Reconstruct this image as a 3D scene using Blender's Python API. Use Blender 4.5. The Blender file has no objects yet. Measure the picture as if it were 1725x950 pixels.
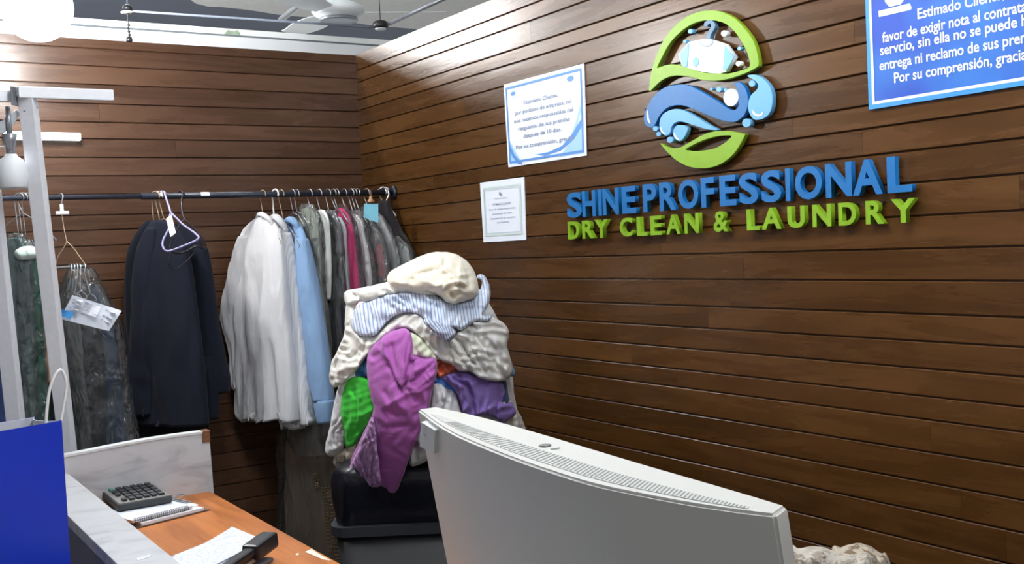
import bpy, bmesh, math, random
import numpy as np
from mathutils import Vector, Matrix
from mathutils.geometry import delaunay_2d_cdt

random.seed(7)
SC = bpy.context.scene
COL = SC.collection

# ------------------------------------------------------------------ camera
H = 1.5
FPX = 1790.0
_y, _p, _r = .5755, .0369, -.0467
_f = np.array([math.sin(_y) * math.cos(_p), math.cos(_y) * math.cos(_p), -math.sin(_p)])
_r0 = np.array([math.cos(_y), -math.sin(_y), 0.0])
_u0 = np.cross(_r0, _f)
RIGHT = math.cos(_r) * _r0 + math.sin(_r) * _u0
UP = -math.sin(_r) * _r0 + math.cos(_r) * _u0
FWD = _f
CAM = np.array([0.0, 0.0, H])
cam = bpy.data.cameras.new('camera')
cam.sensor_width = 36.0
cam.lens = 36.0 * FPX / 1725.0
cam.clip_start = .02
camo = bpy.data.objects.new('camera', cam)
COL.objects.link(camo)
camo.matrix_world = Matrix(((RIGHT[0], UP[0], -FWD[0], 0), (RIGHT[1], UP[1], -FWD[1], 0), (RIGHT[2], UP[2], -FWD[2], H), (0, 0, 0, 1)))
SC.camera = camo

# ------------------------------------------------------------------ light, world, exposure
SC.view_settings.view_transform = 'Standard'
SC.view_settings.look = 'None'
SC.view_settings.gamma = 1.0
SC.view_settings.use_curve_mapping = False
SC.view_settings.exposure = 0.85
SC.cycles.max_bounces = 8
SC.cycles.transparent_max_bounces = 32
SC.cycles.use_denoising = True
SC.cycles.caustics_reflective = False
SC.cycles.caustics_refractive = False
GLOBE_STRENGTH = 56.0
TUBE_STRENGTH = 78.0
WORLD_STRENGTH = .34
w = bpy.data.worlds.new('world')
SC.world = w
w.use_nodes = True
w.node_tree.nodes['Background'].inputs[0].default_value = (.96, .97, 1.0, 1)
w.node_tree.nodes['Background'].inputs[1].default_value = WORLD_STRENGTH

# ------------------------------------------------------------------ pixel rays -> points in the room
SCL = 4.7 / 4.25
XW = 1.8112 * SCL          # right wall plane
YW = 3.8447 * SCL          # back wall plane
def ray(u, v):
    return FWD + RIGHT * ((u - 862.5) / FPX) - UP * ((v - 475.0) / FPX)
def at(u, v, d): return CAM + ray(u, v) * d
def onX(u, v, X): r = ray(u, v); return CAM + r * (X / r[0])
def onY(u, v, Y): r = ray(u, v); return CAM + r * (Y / r[1])
def onZ(u, v, Z): r = ray(u, v); return CAM + r * ((Z - H) / r[2])

# ------------------------------------------------------------------ materials
def lin(c):
    c = c / 255.0
    return c / 12.92 if c <= .04045 else ((c + .055) / 1.055) ** 2.4
def rgb(r, g, b): return (lin(r), lin(g), lin(b), 1.0)
def new_mat(name):
    m = bpy.data.materials.new(name)
    m.use_nodes = True
    nt = m.node_tree
    return m, nt, nt.nodes['Principled BSDF']
def mk(nt, typ, **kw):
    n = nt.nodes.new(typ)
    for k, v in kw.items(): setattr(n, k, v)
    return n
def ramp(nt, stops):
    n = mk(nt, 'ShaderNodeValToRGB')
    e = n.color_ramp.elements
    e[0].position, e[0].color = stops[0]
    e[1].position, e[1].color = stops[-1]
    for p, c in stops[1:-1]:
        k = e.new(p); k.color = c
    return n
def plain(name, col, rough=.5, metal=0.0, bump=0.0, bscale=60.0, vary=.0, coat=0.0, spec=.5):
    m, nt, b = new_mat(name)
    b.inputs['Base Color'].default_value = col
    b.inputs['Roughness'].default_value = rough
    b.inputs['Metallic'].default_value = metal
    b.inputs['Coat Weight'].default_value = coat
    b.inputs['Specular IOR Level'].default_value = spec
    tc = mk(nt, 'ShaderNodeTexCoord')
    nz = mk(nt, 'ShaderNodeTexNoise')
    nz.inputs['Scale'].default_value = bscale
    nz.inputs['Detail'].default_value = 4
    nt.links.new(tc.outputs['Object'], nz.inputs['Vector'])
    if vary:
        mx = mk(nt, 'ShaderNodeMix', data_type='RGBA', blend_type='MULTIPLY')
        mx.inputs[0].default_value = 1.0
        mx.inputs[6].default_value = col
        rp = ramp(nt, [(.3, (1 - vary, 1 - vary, 1 - vary, 1)), (.7, (1 + vary, 1 + vary, 1 + vary, 1))])
        nt.links.new(nz.outputs['Fac'], rp.inputs[0])
        nt.links.new(rp.outputs[0], mx.inputs[7])
        nt.links.new(mx.outputs[2], b.inputs['Base Color'])
    if bump:
        bp = mk(nt, 'ShaderNodeBump')
        bp.inputs['Strength'].default_value = bump
        bp.inputs['Distance'].default_value = .004
        nt.links.new(nz.outputs['Fac'], bp.inputs['Height'])
        nt.links.new(bp.outputs[0], b.inputs['Normal'])
    return m
def cloth(name, col, rough=.9, bump=.5, scale=16.0, stretch=(1, 1, .35), stripes=None, weave=True, print_col=None, print_scale=30, sheen=.15):
    """woven fabric: soft creases in the bump, fine weave, optional stripes or a small print"""
    m, nt, b = new_mat(name)
    b.inputs['Base Color'].default_value = col
    b.inputs['Roughness'].default_value = rough
    b.inputs['Specular IOR Level'].default_value = .2
    b.inputs['Sheen Weight'].default_value = sheen
    tc = mk(nt, 'ShaderNodeTexCoord')
    mp = mk(nt, 'ShaderNodeMapping')
    mp.inputs['Scale'].default_value = stretch
    nt.links.new(tc.outputs['Object'], mp.inputs['Vector'])
    nz = mk(nt, 'ShaderNodeTexNoise')
    nz.inputs['Scale'].default_value = scale
    nz.inputs['Detail'].default_value = 5
    nz.inputs['Distortion'].default_value = .8
    nt.links.new(mp.outputs[0], nz.inputs['Vector'])
    bp = mk(nt, 'ShaderNodeBump')
    bp.inputs['Strength'].default_value = bump
    bp.inputs['Distance'].default_value = .02
    nt.links.new(nz.outputs['Fac'], bp.inputs['Height'])
    last = bp
    if weave:
        wv = mk(nt, 'ShaderNodeTexNoise')
        wv.inputs['Scale'].default_value = 400
        nt.links.new(tc.outputs['Object'], wv.inputs['Vector'])
        b2 = mk(nt, 'ShaderNodeBump')
        b2.inputs['Strength'].default_value = .12
        b2.inputs['Distance'].default_value = .002
        nt.links.new(wv.outputs['Fac'], b2.inputs['Height'])
        nt.links.new(bp.outputs[0], b2.inputs['Normal'])
        last = b2
    nt.links.new(last.outputs[0], b.inputs['Normal'])
    if stripes:
        c2, per, duty = stripes
        uv = mk(nt, 'ShaderNodeAttribute', attribute_name='cloth_u')
        mu = mk(nt, 'ShaderNodeMath', operation='MULTIPLY'); mu.inputs[1].default_value = 1.0 / per
        nt.links.new(uv.outputs['Fac'], mu.inputs[0])
        fr = mk(nt, 'ShaderNodeMath', operation='FRACT'); nt.links.new(mu.outputs[0], fr.inputs[0])
        lt = mk(nt, 'ShaderNodeMath', operation='LESS_THAN'); lt.inputs[1].default_value = duty
        nt.links.new(fr.outputs[0], lt.inputs[0])
        mx = mk(nt, 'ShaderNodeMix', data_type='RGBA')
        mx.inputs[6].default_value = col; mx.inputs[7].default_value = c2
        nt.links.new(lt.outputs[0], mx.inputs[0])
        nt.links.new(mx.outputs[2], b.inputs['Base Color'])
    if print_col:
        pz = mk(nt, 'ShaderNodeTexNoise')
        pz.inputs['Scale'].default_value = print_scale
        pz.inputs['Detail'].default_value = 3
        nt.links.new(tc.outputs['Object'], pz.inputs['Vector'])
        rp = ramp(nt, [(.52, col), (.58, print_col)])
        nt.links.new(pz.outputs['Fac'], rp.inputs[0])
        nt.links.new(rp.outputs[0], b.inputs['Base Color'])
    return m
def emit(name, col, strength):
    m, nt, b = new_mat(name)
    b.inputs['Base Color'].default_value = col
    b.inputs['Emission Color'].default_value = col
    b.inputs['Emission Strength'].default_value = strength
    return m
def plastic_film(name, tint=(.93, .95, .95, 1), haze=.10, scale=34.0, strength=1.0, shine=.62):
    """thin dry-cleaner polythene: mostly clear, milky haze, crinkle glints"""
    m, nt, b = new_mat(name)
    nt.nodes.remove(b)
    out = nt.nodes['Material Output']
    tc = mk(nt, 'ShaderNodeTexCoord')
    mp = mk(nt, 'ShaderNodeMapping'); mp.inputs['Scale'].default_value = (1, 1, .45)
    nt.links.new(tc.outputs['Object'], mp.inputs['Vector'])
    nz = mk(nt, 'ShaderNodeTexNoise'); nz.inputs['Scale'].default_value = scale; nz.inputs['Detail'].default_value = 3; nz.inputs['Distortion'].default_value = 1.4
    nt.links.new(mp.outputs[0], nz.inputs['Vector'])
    bp = mk(nt, 'ShaderNodeBump'); bp.inputs['Strength'].default_value = strength; bp.inputs['Distance'].default_value = .02
    nt.links.new(nz.outputs['Fac'], bp.inputs['Height'])
    tr = mk(nt, 'ShaderNodeBsdfTransparent'); tr.inputs[0].default_value = tint
    di = mk(nt, 'ShaderNodeBsdfDiffuse'); di.inputs[0].default_value = (.8, .82, .83, 1)
    nt.links.new(bp.outputs[0], di.inputs['Normal'])
    gl = mk(nt, 'ShaderNodeBsdfGlossy'); gl.inputs['Roughness'].default_value = .16
    nt.links.new(bp.outputs[0], gl.inputs['Normal'])
    m1 = mk(nt, 'ShaderNodeMixShader'); m1.inputs[0].default_value = haze
    nt.links.new(tr.outputs[0], m1.inputs[1]); nt.links.new(di.outputs[0], m1.inputs[2])
    fr = mk(nt, 'ShaderNodeFresnel'); fr.inputs[0].default_value = 1.45
    nt.links.new(bp.outputs[0], fr.inputs['Normal'])
    mu = mk(nt, 'ShaderNodeMath', operation='MULTIPLY'); mu.inputs[1].default_value = shine; mu.use_clamp = True
    nt.links.new(fr.outputs[0], mu.inputs[0])
    m2 = mk(nt, 'ShaderNodeMixShader')
    nt.links.new(mu.outputs[0], m2.inputs[0]); nt.links.new(m1.outputs[0], m2.inputs[1]); nt.links.new(gl.outputs[0], m2.inputs[2])
    nt.links.new(m2.outputs[0], out.inputs[0])
    return m
def wood_planks(name, axis, dark, mid, light, rough=.25):
    """varnished boards running along one axis; tone from board to board comes from the 'board' attribute"""
    m, nt, b = new_mat(name)
    tc = mk(nt, 'ShaderNodeTexCoord')
    at_ = mk(nt, 'ShaderNodeAttribute', attribute_name='board')
    b.inputs['Specular IOR Level'].default_value = .40
    sc = [11, 11, 11]; sc[axis] = 1.0
    mp = mk(nt, 'ShaderNodeMapping'); mp.inputs['Scale'].default_value = sc
    nt.links.new(tc.outputs['Object'], mp.inputs['Vector'])
    off = mk(nt, 'ShaderNodeVectorMath', operation='ADD')
    mulv = mk(nt, 'ShaderNodeVectorMath', operation='SCALE'); mulv.inputs[0].default_value = (31, 17, 43)
    nt.links.new(at_.outputs['Fac'], mulv.inputs['Scale'])
    nt.links.new(mp.outputs[0], off.inputs[0]); nt.links.new(mulv.outputs[0], off.inputs[1])
    n1 = mk(nt, 'ShaderNodeTexNoise'); n1.inputs['Scale'].default_value = 1.6; n1.inputs['Detail'].default_value = 7; n1.inputs['Roughness'].default_value = .62; n1.inputs['Distortion'].default_value = 1.0
    nt.links.new(off.outputs[0], n1.inputs['Vector'])
    n2 = mk(nt, 'ShaderNodeTexNoise'); n2.inputs['Scale'].default_value = 9; n2.inputs['Detail'].default_value = 5; n2.inputs['Distortion'].default_value = .5
    nt.links.new(off.outputs[0], n2.inputs['Vector'])
    rp = ramp(nt, [(.22, dark), (.5, mid), (.80, light)])
    a1 = mk(nt, 'ShaderNodeMath', operation='MULTIPLY_ADD'); a1.inputs[1].default_value = .2; nt.links.new(n2.outputs['Fac'], a1.inputs[0])
    a0 = mk(nt, 'ShaderNodeMath', operation='MULTIPLY'); a0.inputs[1].default_value = .8; nt.links.new(n1.outputs['Fac'], a0.inputs[0])
    nt.links.new(a0.outputs[0], a1.inputs[2])
    a2 = mk(nt, 'ShaderNodeMath', operation='MULTIPLY_ADD'); a2.inputs[1].default_value = .20
    nt.links.new(at_.outputs['Fac'], a2.inputs[0])
    s = mk(nt, 'ShaderNodeMath', operation='SUBTRACT'); s.inputs[1].default_value = .10
    nt.links.new(a1.outputs[0], s.inputs[0]); nt.links.new(s.outputs[0], a2.inputs[2])
    nt.links.new(a2.outputs[0], rp.inputs[0])
    nt.links.new(rp.outputs[0], b.inputs['Base Color'])
    rr = mk(nt, 'ShaderNodeMapRange'); rr.inputs[3].default_value = rough - .07; rr.inputs[4].default_value = rough + .12
    nt.links.new(n1.outputs['Fac'], rr.inputs[0]); nt.links.new(rr.outputs[0], b.inputs['Roughness'])
    bp = mk(nt, 'ShaderNodeBump'); bp.inputs['Strength'].default_value = .14; bp.inputs['Distance'].default_value = .006
    nt.links.new(a1.outputs[0], bp.inputs['Height']); nt.links.new(bp.outputs[0], b.inputs['Normal'])
    return m

# ------------------------------------------------------------------ object helpers
def link(name, me, m=None, parent=None):
    o = bpy.data.objects.new(name, me)
    COL.objects.link(o)
    if m is not None: me.materials.append(m)
    if parent is not None: o.parent = parent
    return o
def tag(o, label, cat, group=None, kind=None):
    if label: o['label'] = label
    if cat: o['category'] = cat
    if group: o['group'] = group
    if kind: o['kind'] = kind
    return o
def struct(o, label=None, cat=None):
    o['kind'] = 'structure'
    if label: o['label'] = label
    if cat: o['category'] = cat
    return o
def thing(name, label, cat, loc, group=None, rot=None):
    o = bpy.data.objects.new(name, None)
    COL.objects.link(o)
    o.empty_display_size = .05
    o.location = loc
    if rot: o.rotation_euler = rot
    return tag(o, label, cat, group)
def wparent(o, par):
    """parent while keeping the mesh where it was modelled (meshes here are modelled in room coordinates)"""
    bpy.context.view_layer.update()
    o.parent = par
    o.matrix_parent_inverse = par.matrix_world.inverted()
    return o
def mesh_from(verts, faces, smooth=False):
    me = bpy.data.meshes.new('mesh')
    me.from_pydata([tuple(map(float, v)) for v in verts], [], [tuple(int(i) for i in f) for f in faces])
    me.update()
    if smooth:
        me.polygons.foreach_set('use_smooth', [True] * len(me.polygons))
    return me
def bm_mesh(bm, smooth=False, recalc=True):
    if recalc: bmesh.ops.recalc_face_normals(bm, faces=bm.faces)
    me = bpy.data.meshes.new('mesh')
    bm.to_mesh(me); bm.free()
    if smooth: me.polygons.foreach_set('use_smooth', [True] * len(me.polygons))
    return me
def add_box(bm, c, s, rot=None, bevel=0.0, seg=2):
    r = bmesh.ops.create_cube(bm, size=1.0)
    vs = r['verts']
    M = Matrix.Diagonal((*s, 1))
    if rot is not None: M = rot.to_4x4() @ M
    M = Matrix.Translation(c) @ M
    bmesh.ops.transform(bm, matrix=M, verts=vs)
    if bevel:
        es = list({e for v in vs for e in v.link_edges})
        bmesh.ops.bevel(bm, geom=es, offset=bevel, segments=seg, affect='EDGES', profile=.6)
def grid_slab(grid, off):
    """closed thin sheet from rows of points; off = thickness vector to the back side"""
    bm = bmesh.new(); off = Vector(off)
    T = [[bm.verts.new(p) for p in row] for row in grid]
    B = [[bm.verts.new(Vector(p) + off) for p in row] for row in grid]
    ny, nx = len(T), len(T[0])
    for j in range(ny - 1):
        for i in range(nx - 1):
            bm.faces.new((T[j][i], T[j][i + 1], T[j + 1][i + 1], T[j + 1][i]))
            bm.faces.new((B[j][i], B[j + 1][i], B[j + 1][i + 1], B[j][i + 1]))
    rim = [(0, i) for i in range(nx)] + [(j, nx - 1) for j in range(1, ny)] + [(ny - 1, i) for i in range(nx - 2, -1, -1)] + [(j, 0) for j in range(ny - 2, 0, -1)]
    for a, b in zip(rim, rim[1:] + rim[:1]):
        bm.faces.new((T[a[0]][a[1]], B[a[0]][a[1]], B[b[0]][b[1]], T[b[0]][b[1]]))
    return bm_mesh(bm)
def box(name, c, s, m, parent=None, rot=None, bevel=0.0):
    bm = bmesh.new(); add_box(bm, c, s, rot, bevel)
    return link(name, bm_mesh(bm), m, parent)
def add_tube(bm, pts, r, n=8, closed=False, caps=True):
    pts = [Vector(p) for p in pts]
    rs = r if isinstance(r, (list, tuple)) else [r] * len(pts)
    rings = []
    prev = None
    for i, p in enumerate(pts):
        if closed: t = (pts[(i + 1) % len(pts)] - pts[i - 1])
        else: t = pts[min(i + 1, len(pts) - 1)] - pts[max(i - 1, 0)]
        t.normalize()
        if prev is None:
            a = Vector((0, 0, 1)) if abs(t.z) < .9 else Vector((1, 0, 0))
            nrm = t.cross(a).normalized()
        else:
            nrm = (prev - t * prev.dot(t)).normalized()
        prev = nrm
        bn = t.cross(nrm)
        rings.append([bm.verts.new(p + (nrm * math.cos(2 * math.pi * k / n) + bn * math.sin(2 * math.pi * k / n)) * rs[i]) for k in range(n)])
    L = len(rings)
    for i in range(L if closed else L - 1):
        a, b = rings[i], rings[(i + 1) % L]
        for k in range(n):
            bm.faces.new((a[k], a[(k + 1) % n], b[(k + 1) % n], b[k]))
    if caps and not closed:
        bm.faces.new(rings[0][::-1]); bm.faces.new(rings[-1])
def tube(name, pts, r, m, parent=None, n=8, closed=False):
    bm = bmesh.new(); add_tube(bm, pts, r, n, closed)
    return link(name, bm_mesh(bm, True), m, parent)
def add_lathe(bm, c, prof, n=24, M=None):
    """prof: list of (radius, height) turned about the local z axis at c"""
    rings = []
    for r, h in prof:
        ring = []
        for k in range(n):
            p = Vector((r * math.cos(2 * math.pi * k / n), r * math.sin(2 * math.pi * k / n), h))
            if M is not None: p = M @ p
            ring.append(bm.verts.new(p + Vector(c)))
        rings.append(ring)
    for a, b in zip(rings, rings[1:]):
        for k in range(n): bm.faces.new((a[k], a[(k + 1) % n], b[(k + 1) % n], b[k]))
    bm.faces.new(rings[0][::-1]); bm.faces.new(rings[-1])
def lathe(name, c, prof, m, parent=None, n=24, smooth=True, M=None):
    bm = bmesh.new(); add_lathe(bm, c, prof, n, M)
    bmesh.ops.remove_doubles(bm, verts=bm.verts, dist=1e-6)
    return link(name, bm_mesh(bm, smooth), m, parent)
def catmull(pts, per=6, closed=True):
    P = np.array(pts, float); n = len(P); out = []
    for i in range(n if closed else n - 1):
        if closed: p0, p1, p2, p3 = P[i - 1], P[i], P[(i + 1) % n], P[(i + 2) % n]
        else: p0, p1, p2, p3 = P[max(i - 1, 0)], P[i], P[i + 1], P[min(i + 2, n - 1)]
        for k in range(per):
            t = k / per
            out.append(.5 * ((2 * p1) + (-p0 + p2) * t + (2 * p0 - 5 * p1 + 4 * p2 - p3) * t * t + (-p0 + 3 * p1 - 3 * p2 + p3) * t ** 3))
    if not closed: out.append(P[-1])
    return np.array(out)
# --- lattice noise on numpy arrays
def _hash(ix, iy, seed):
    h = np.sin(ix * 127.1 + iy * 311.7 + seed * 74.7) * 43758.5453
    return h - np.floor(h)
def vnoise(x, y, seed=0.0):
    ix, iy = np.floor(x), np.floor(y); fx, fy = x - ix, y - iy
    ux, uy = fx * fx * fx * (fx * (fx * 6 - 15) + 10), fy * fy * fy * (fy * (fy * 6 - 15) + 10)
    a, b = _hash(ix, iy, seed), _hash(ix + 1, iy, seed)
    c, d = _hash(ix, iy + 1, seed), _hash(ix + 1, iy + 1, seed)
    return (a + (b - a) * ux + (c - a) * uy + (a - b - c + d) * ux * uy) * 2 - 1
def fbm(x, y, seed=0.0, o=3):
    s, a = 0, 1.0
    for k in range(o):
        s = s + a * vnoise(x * 2 ** k, y * 2 ** k, seed + k * 9.1); a *= .5
    return s
def billow(x, y, seed=0.0, o=3):
    s, a = 0, 1.0
    for k in range(o):
        s = s + a * (2.6 * np.abs(vnoise(x * 2 ** k, y * 2 ** k, seed + k * 5.3)) ** .8 - 1); a *= .5
    return s
def softtri(x):
    return np.arcsin(.93 * np.sin(2 * np.pi * x)) / 1.2
def ridged(x, y, seed=0.0, o=3):
    s, a = 0, 1.0
    for k in range(o):
        s = s + a * (1 - 2 * np.abs(vnoise(x * 2 ** k, y * 2 ** k, seed + k * 5.3))); a *= .5
    return s
# ================================================================== STRUCTURE
M_WOOD_R = wood_planks('varnished planks', 1, (.037, .0145, .0033, 1), (.071, .0287, .0063, 1), (.110, .0475, .0115, 1))
M_WOOD_B = wood_planks('varnished planks back', 0, (.046, .0215, .0115, 1), (.080, .0385, .0205, 1), (.122, .062, .034, 1))  # greyer than the right wall: lens flare haze put into the board colour
M_FLOOR = plain('floor tile', rgb(120, 115, 108), .4, vary=.1, bscale=6)
M_PLASTER = plain('white plaster', rgb(236, 239, 238), .8, bump=.1, bscale=20, vary=.04)
M_DARKPAINT = plain('slate grey paint', rgb(108, 118, 136), .7, vary=.06, bscale=3)
M_WHITE = plain('white paint', rgb(226, 230, 233), .45, bump=.05, bscale=90)

def plank_wall(name, mat, axis, a0, a1, plane, heights, thick, outward):
    """a wall of stacked boards; 'heights' are the board joints, each board a bevelled slab with a fine groove between"""
    bm = bmesh.new()
    lay = bm.faces.layers.float.new('board')
    rnd = random.Random(hash(axis) + 11)
    g = .0018
    for z1, z0 in zip(heights, heights[1:]):
        cuts = [a0]
        x = a0 + rnd.uniform(.4, 2.2)
        while x < a1 - .3:
            cuts.append(x); x += rnd.uniform(1.5, 2.9)
        cuts.append(a1)
        for s, e in zip(cuts, cuts[1:]):
            nf = len(bm.faces)
            lo, hi = z0 + g, z1 - g
            be = .0016
            prof = [(0, lo), (thick - be, lo), (thick, lo + be), (thick, hi - be), (thick - be, hi), (0, hi)]
            ends = []
            for a in (s + .0003, e - .0003):
                ring = []
                for q, z in prof:
                    d = plane + outward * (thick - q)
                    ring.append(bm.verts.new((d, a, z) if axis == 1 else (a, d, z)))
                ends.append(ring)
            fs = []
            for k in range(6):
                fs.append(bm.faces.new((ends[0][k], ends[0][(k + 1) % 6], ends[1][(k + 1) % 6], ends[1][k])))
            fs.append(bm.faces.new(ends[0][::-1])); fs.append(bm.faces.new(ends[1]))
            val = rnd.random()
            for f in fs: f[lay] = val
    # backing board behind the boards
    zt, zb = heights[0] - .002, heights[-1]
    t0, t1 = plane + outward * (thick * .72), plane + outward * (thick + .06)
    cx = (t0 + t1) / 2
    c = (cx, (a0 + a1) / 2, (zt + zb) / 2) if axis == 1 else ((a0 + a1) / 2, cx, (zt + zb) / 2)
    s = (abs(t1 - t0), a1 - a0, zt - zb) if axis == 1 else (a1 - a0, abs(t1 - t0), zt - zb)
    add_box(bm, c, s)
    for f in bm.faces[-6:]: f[lay] = .2
    o = link(name, bm_mesh(bm), mat)
    return struct(o)
def extend(hs, step, zmin=0.0):
    hs = list(hs)
    k = 0
    while hs[-1] > zmin + .03:
        hs.append(max(zmin, hs[-1] - step * (1 + .08 * math.sin(k * 2.3)))); k += 1
    if hs[-1] > zmin: hs.append(zmin)
    return hs
HR = [.767, .704, .657, .589, .548, .487, .425, .373, .312, .246, .199, .144, .081, .0155, -.049, -.112, -.178, -.232, -.286, -.341, -.387, -.4515, -.513, -.5735, -.637]
HB = [.766, .732, .672, .609, .5435, .480, .423, .359, .296, .232, .1615, .110, .056, -.006]
HR = extend([H + z * SCL for z in HR], .066)
HB = extend([H + z * SCL for z in HB], .066)
plank_wall('wall_right', M_WOOD_R, 1, -1.6, YW + .03, XW, HR, .012, 1)
plank_wall('wall_back', M_WOOD_B, 0, -3.2, XW + .04, YW, HB, .012, 1)
tag(bpy.data.objects['wall_right'], 'dark varnished plank wall on the right carrying the shop sign', None)
tag(bpy.data.objects['wall_back'], 'dark varnished plank wall behind the clothes rail', None)
struct(box('floor', (1.0, 2.5, -.05), (12, 16, .1), M_FLOOR))
CEIL = H + 1.85
struct(box('ceiling', (1.5, 3.2, CEIL + .05), (13, 14, .1), M_DARKPAINT), 'slate grey ceiling above the partition')

# white plaster part of the ceiling with an uneven edge, one slab
edge = [(316, -4), (330, 6), (350, 11), (375, 12), (420, 17), (470, 25), (515, 29), (560, 33), (620, 42), (700, 49), (860, 66)]
zc = CEIL - .10
pts = [onZ(u, v, zc) for u, v in edge]
far = [p for p in pts] + [np.array([8.5, pts[-1][1] - .3, zc]), np.array([8.5, 1.4, zc]), np.array([.9, 1.4, zc])]
bm = bmesh.new()
vs = [bm.verts.new(p) for p in far]
f = bm.faces.new(vs)
r = bmesh.ops.extrude_face_region(bm, geom=[f])
bmesh.ops.translate(bm, vec=(0, 0, .11), verts=[v for v in r['geom'] if isinstance(v, bmesh.types.BMVert)])
struct(link('ceiling_panel', bm_mesh(bm), M_PLASTER), 'white plaster ceiling panel with an uneven edge')

# white beam of the neighbouring bay seen over the back wall, and its ledge
YB = YW + .75
b_top = onY(300, 42, YB)[2]; b_bot = HB[0] - .25
struct(box('beam', (1.0, YB + .12, (b_top + b_bot) / 2), (10, .24, b_top - b_bot), M_PLASTER), 'white beam above the back plank wall')
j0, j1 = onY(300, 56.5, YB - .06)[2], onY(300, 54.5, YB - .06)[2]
struct(box('trim_shadow', (1.0, YB - .03, (j0 + j1) / 2 + .004), (10, .062, j1 - j0 + .004), plain('painted joint shadow', rgb(96, 104, 108), .8)), 'thin painted joint shadow above the ledge')  # dark strip standing in for the shadow between beam and ledge
l_top = onY(300, 57.0, YB - .05)[2]
struct(box('trim_1', (1.0, YB - .035, (l_top + b_bot) / 2), (10, .07, l_top - b_bot), M_WHITE), 'white ledge along the beam')

# a mossy damp stain on the beam
bm = bmesh.new()
st_px = [(378, 56), (384, 50), (392, 53), (400, 50), (405, 57), (402, 66), (393, 69), (386, 66), (380, 70), (376, 63)]
vs = [bm.verts.new(onY(u, v, YB - .0005)) for u, v in st_px]; f_ = bm.faces.new(vs)
r = bmesh.ops.extrude_face_region(bm, geom=[f_]); bmesh.ops.translate(bm, vec=(0, -.0015, 0), verts=[q for q in r['geom'] if isinstance(q, bmesh.types.BMVert)])
wparent(link('stain', bm_mesh(bm), plain('mossy stain', rgb(150, 166, 142), .9, vary=.25, bscale=40)), bpy.data.objects['beam'])['label'] = 'mossy green stain on the beam'
# ================================================================== SIGN ON THE RIGHT WALL
WM = Matrix(((0, 0, -1, 0), (-1, 0, 0, 0), (0, 1, 0, 0), (0, 0, 0, 1)))    # local x -> -Y, y -> +Z, z -> -X (out of the wall)
def wall2(u, v, off=.0):
    p = onX(u, v, XW - off)
    return (-p[1], p[2])
def curve_mesh(polys, depth, smooth_per=0, bevel=.0008):
    cu = bpy.data.curves.new('c', 'CURVE')
    cu.dimensions = '2D'; cu.fill_mode = 'BOTH'; cu.extrude = depth / 2 - bevel; cu.bevel_depth = bevel; cu.bevel_resolution = 1
    for poly in polys:
        P = catmull(poly, smooth_per) if smooth_per else np.array(poly, float)
        sp = cu.splines.new('POLY'); sp.points.add(len(P) - 1)
        for q, p in zip(sp.points, P): q.co = (p[0], p[1], 0, 1)
        sp.use_cyclic_u = True
    o = bpy.data.objects.new('tmp', cu); COL.objects.link(o)
    dg = bpy.context.evaluated_depsgraph_get()
    me = bpy.data.meshes.new_from_object(o.evaluated_get(dg))
    bpy.data.objects.remove(o); bpy.data.curves.remove(cu)
    return me
def text_mesh(body, depth=0.0, offset=0.0):
    cu = bpy.data.curves.new('t', 'FONT')
    cu.body = body; cu.size = 1.0; cu.extrude = depth; cu.offset = offset; cu.resolution_u = 4
    o = bpy.data.objects.new('tmp', cu); COL.objects.link(o)
    dg = bpy.context.evaluated_depsgraph_get()
    me = bpy.data.meshes.new_from_object(o.evaluated_get(dg))
    bpy.data.objects.remove(o); bpy.data.curves.remove(cu)
    return me
def mesh_co(me):
    a = np.empty(len(me.vertices) * 3, np.float32); me.vertices.foreach_get('co', a); return a.reshape(-1, 3)
def set_co(me, a): me.vertices.foreach_set('co', np.ascontiguousarray(a, np.float32).ravel()); me.update()
M_SIGNBLUE = plain('sign blue acrylic', rgb(8, 98, 160), .42, vary=.03)
M_SIGNGREEN = plain('sign lime acrylic', rgb(120, 160, 24), .42, vary=.03)
M_SIGNSKY = plain('sign sky blue acrylic', rgb(98, 164, 208), .35)
M_SIGNWHITE = plain('sign white acrylic', rgb(226, 232, 240), .35)
M_STUD = plain('dark stud', rgb(38, 32, 28), .6)
M_SIGNGREY = plain('sign grey line', rgb(150, 165, 176), .4)
M_SIGNSTEEL = plain('sign steel blue acrylic', rgb(78, 114, 140), .4)
THK, OFF = .014, .022          # front face stands 22 mm off the boards on short studs
def to_wall(me, z0):
    """local sign coordinates (x right, y up, z out) -> room"""
    a = mesh_co(me); z = a[:, 2] + z0
    set_co(me, np.stack([XW - z, -a[:, 0], a[:, 1]], 1))
    return me
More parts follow.
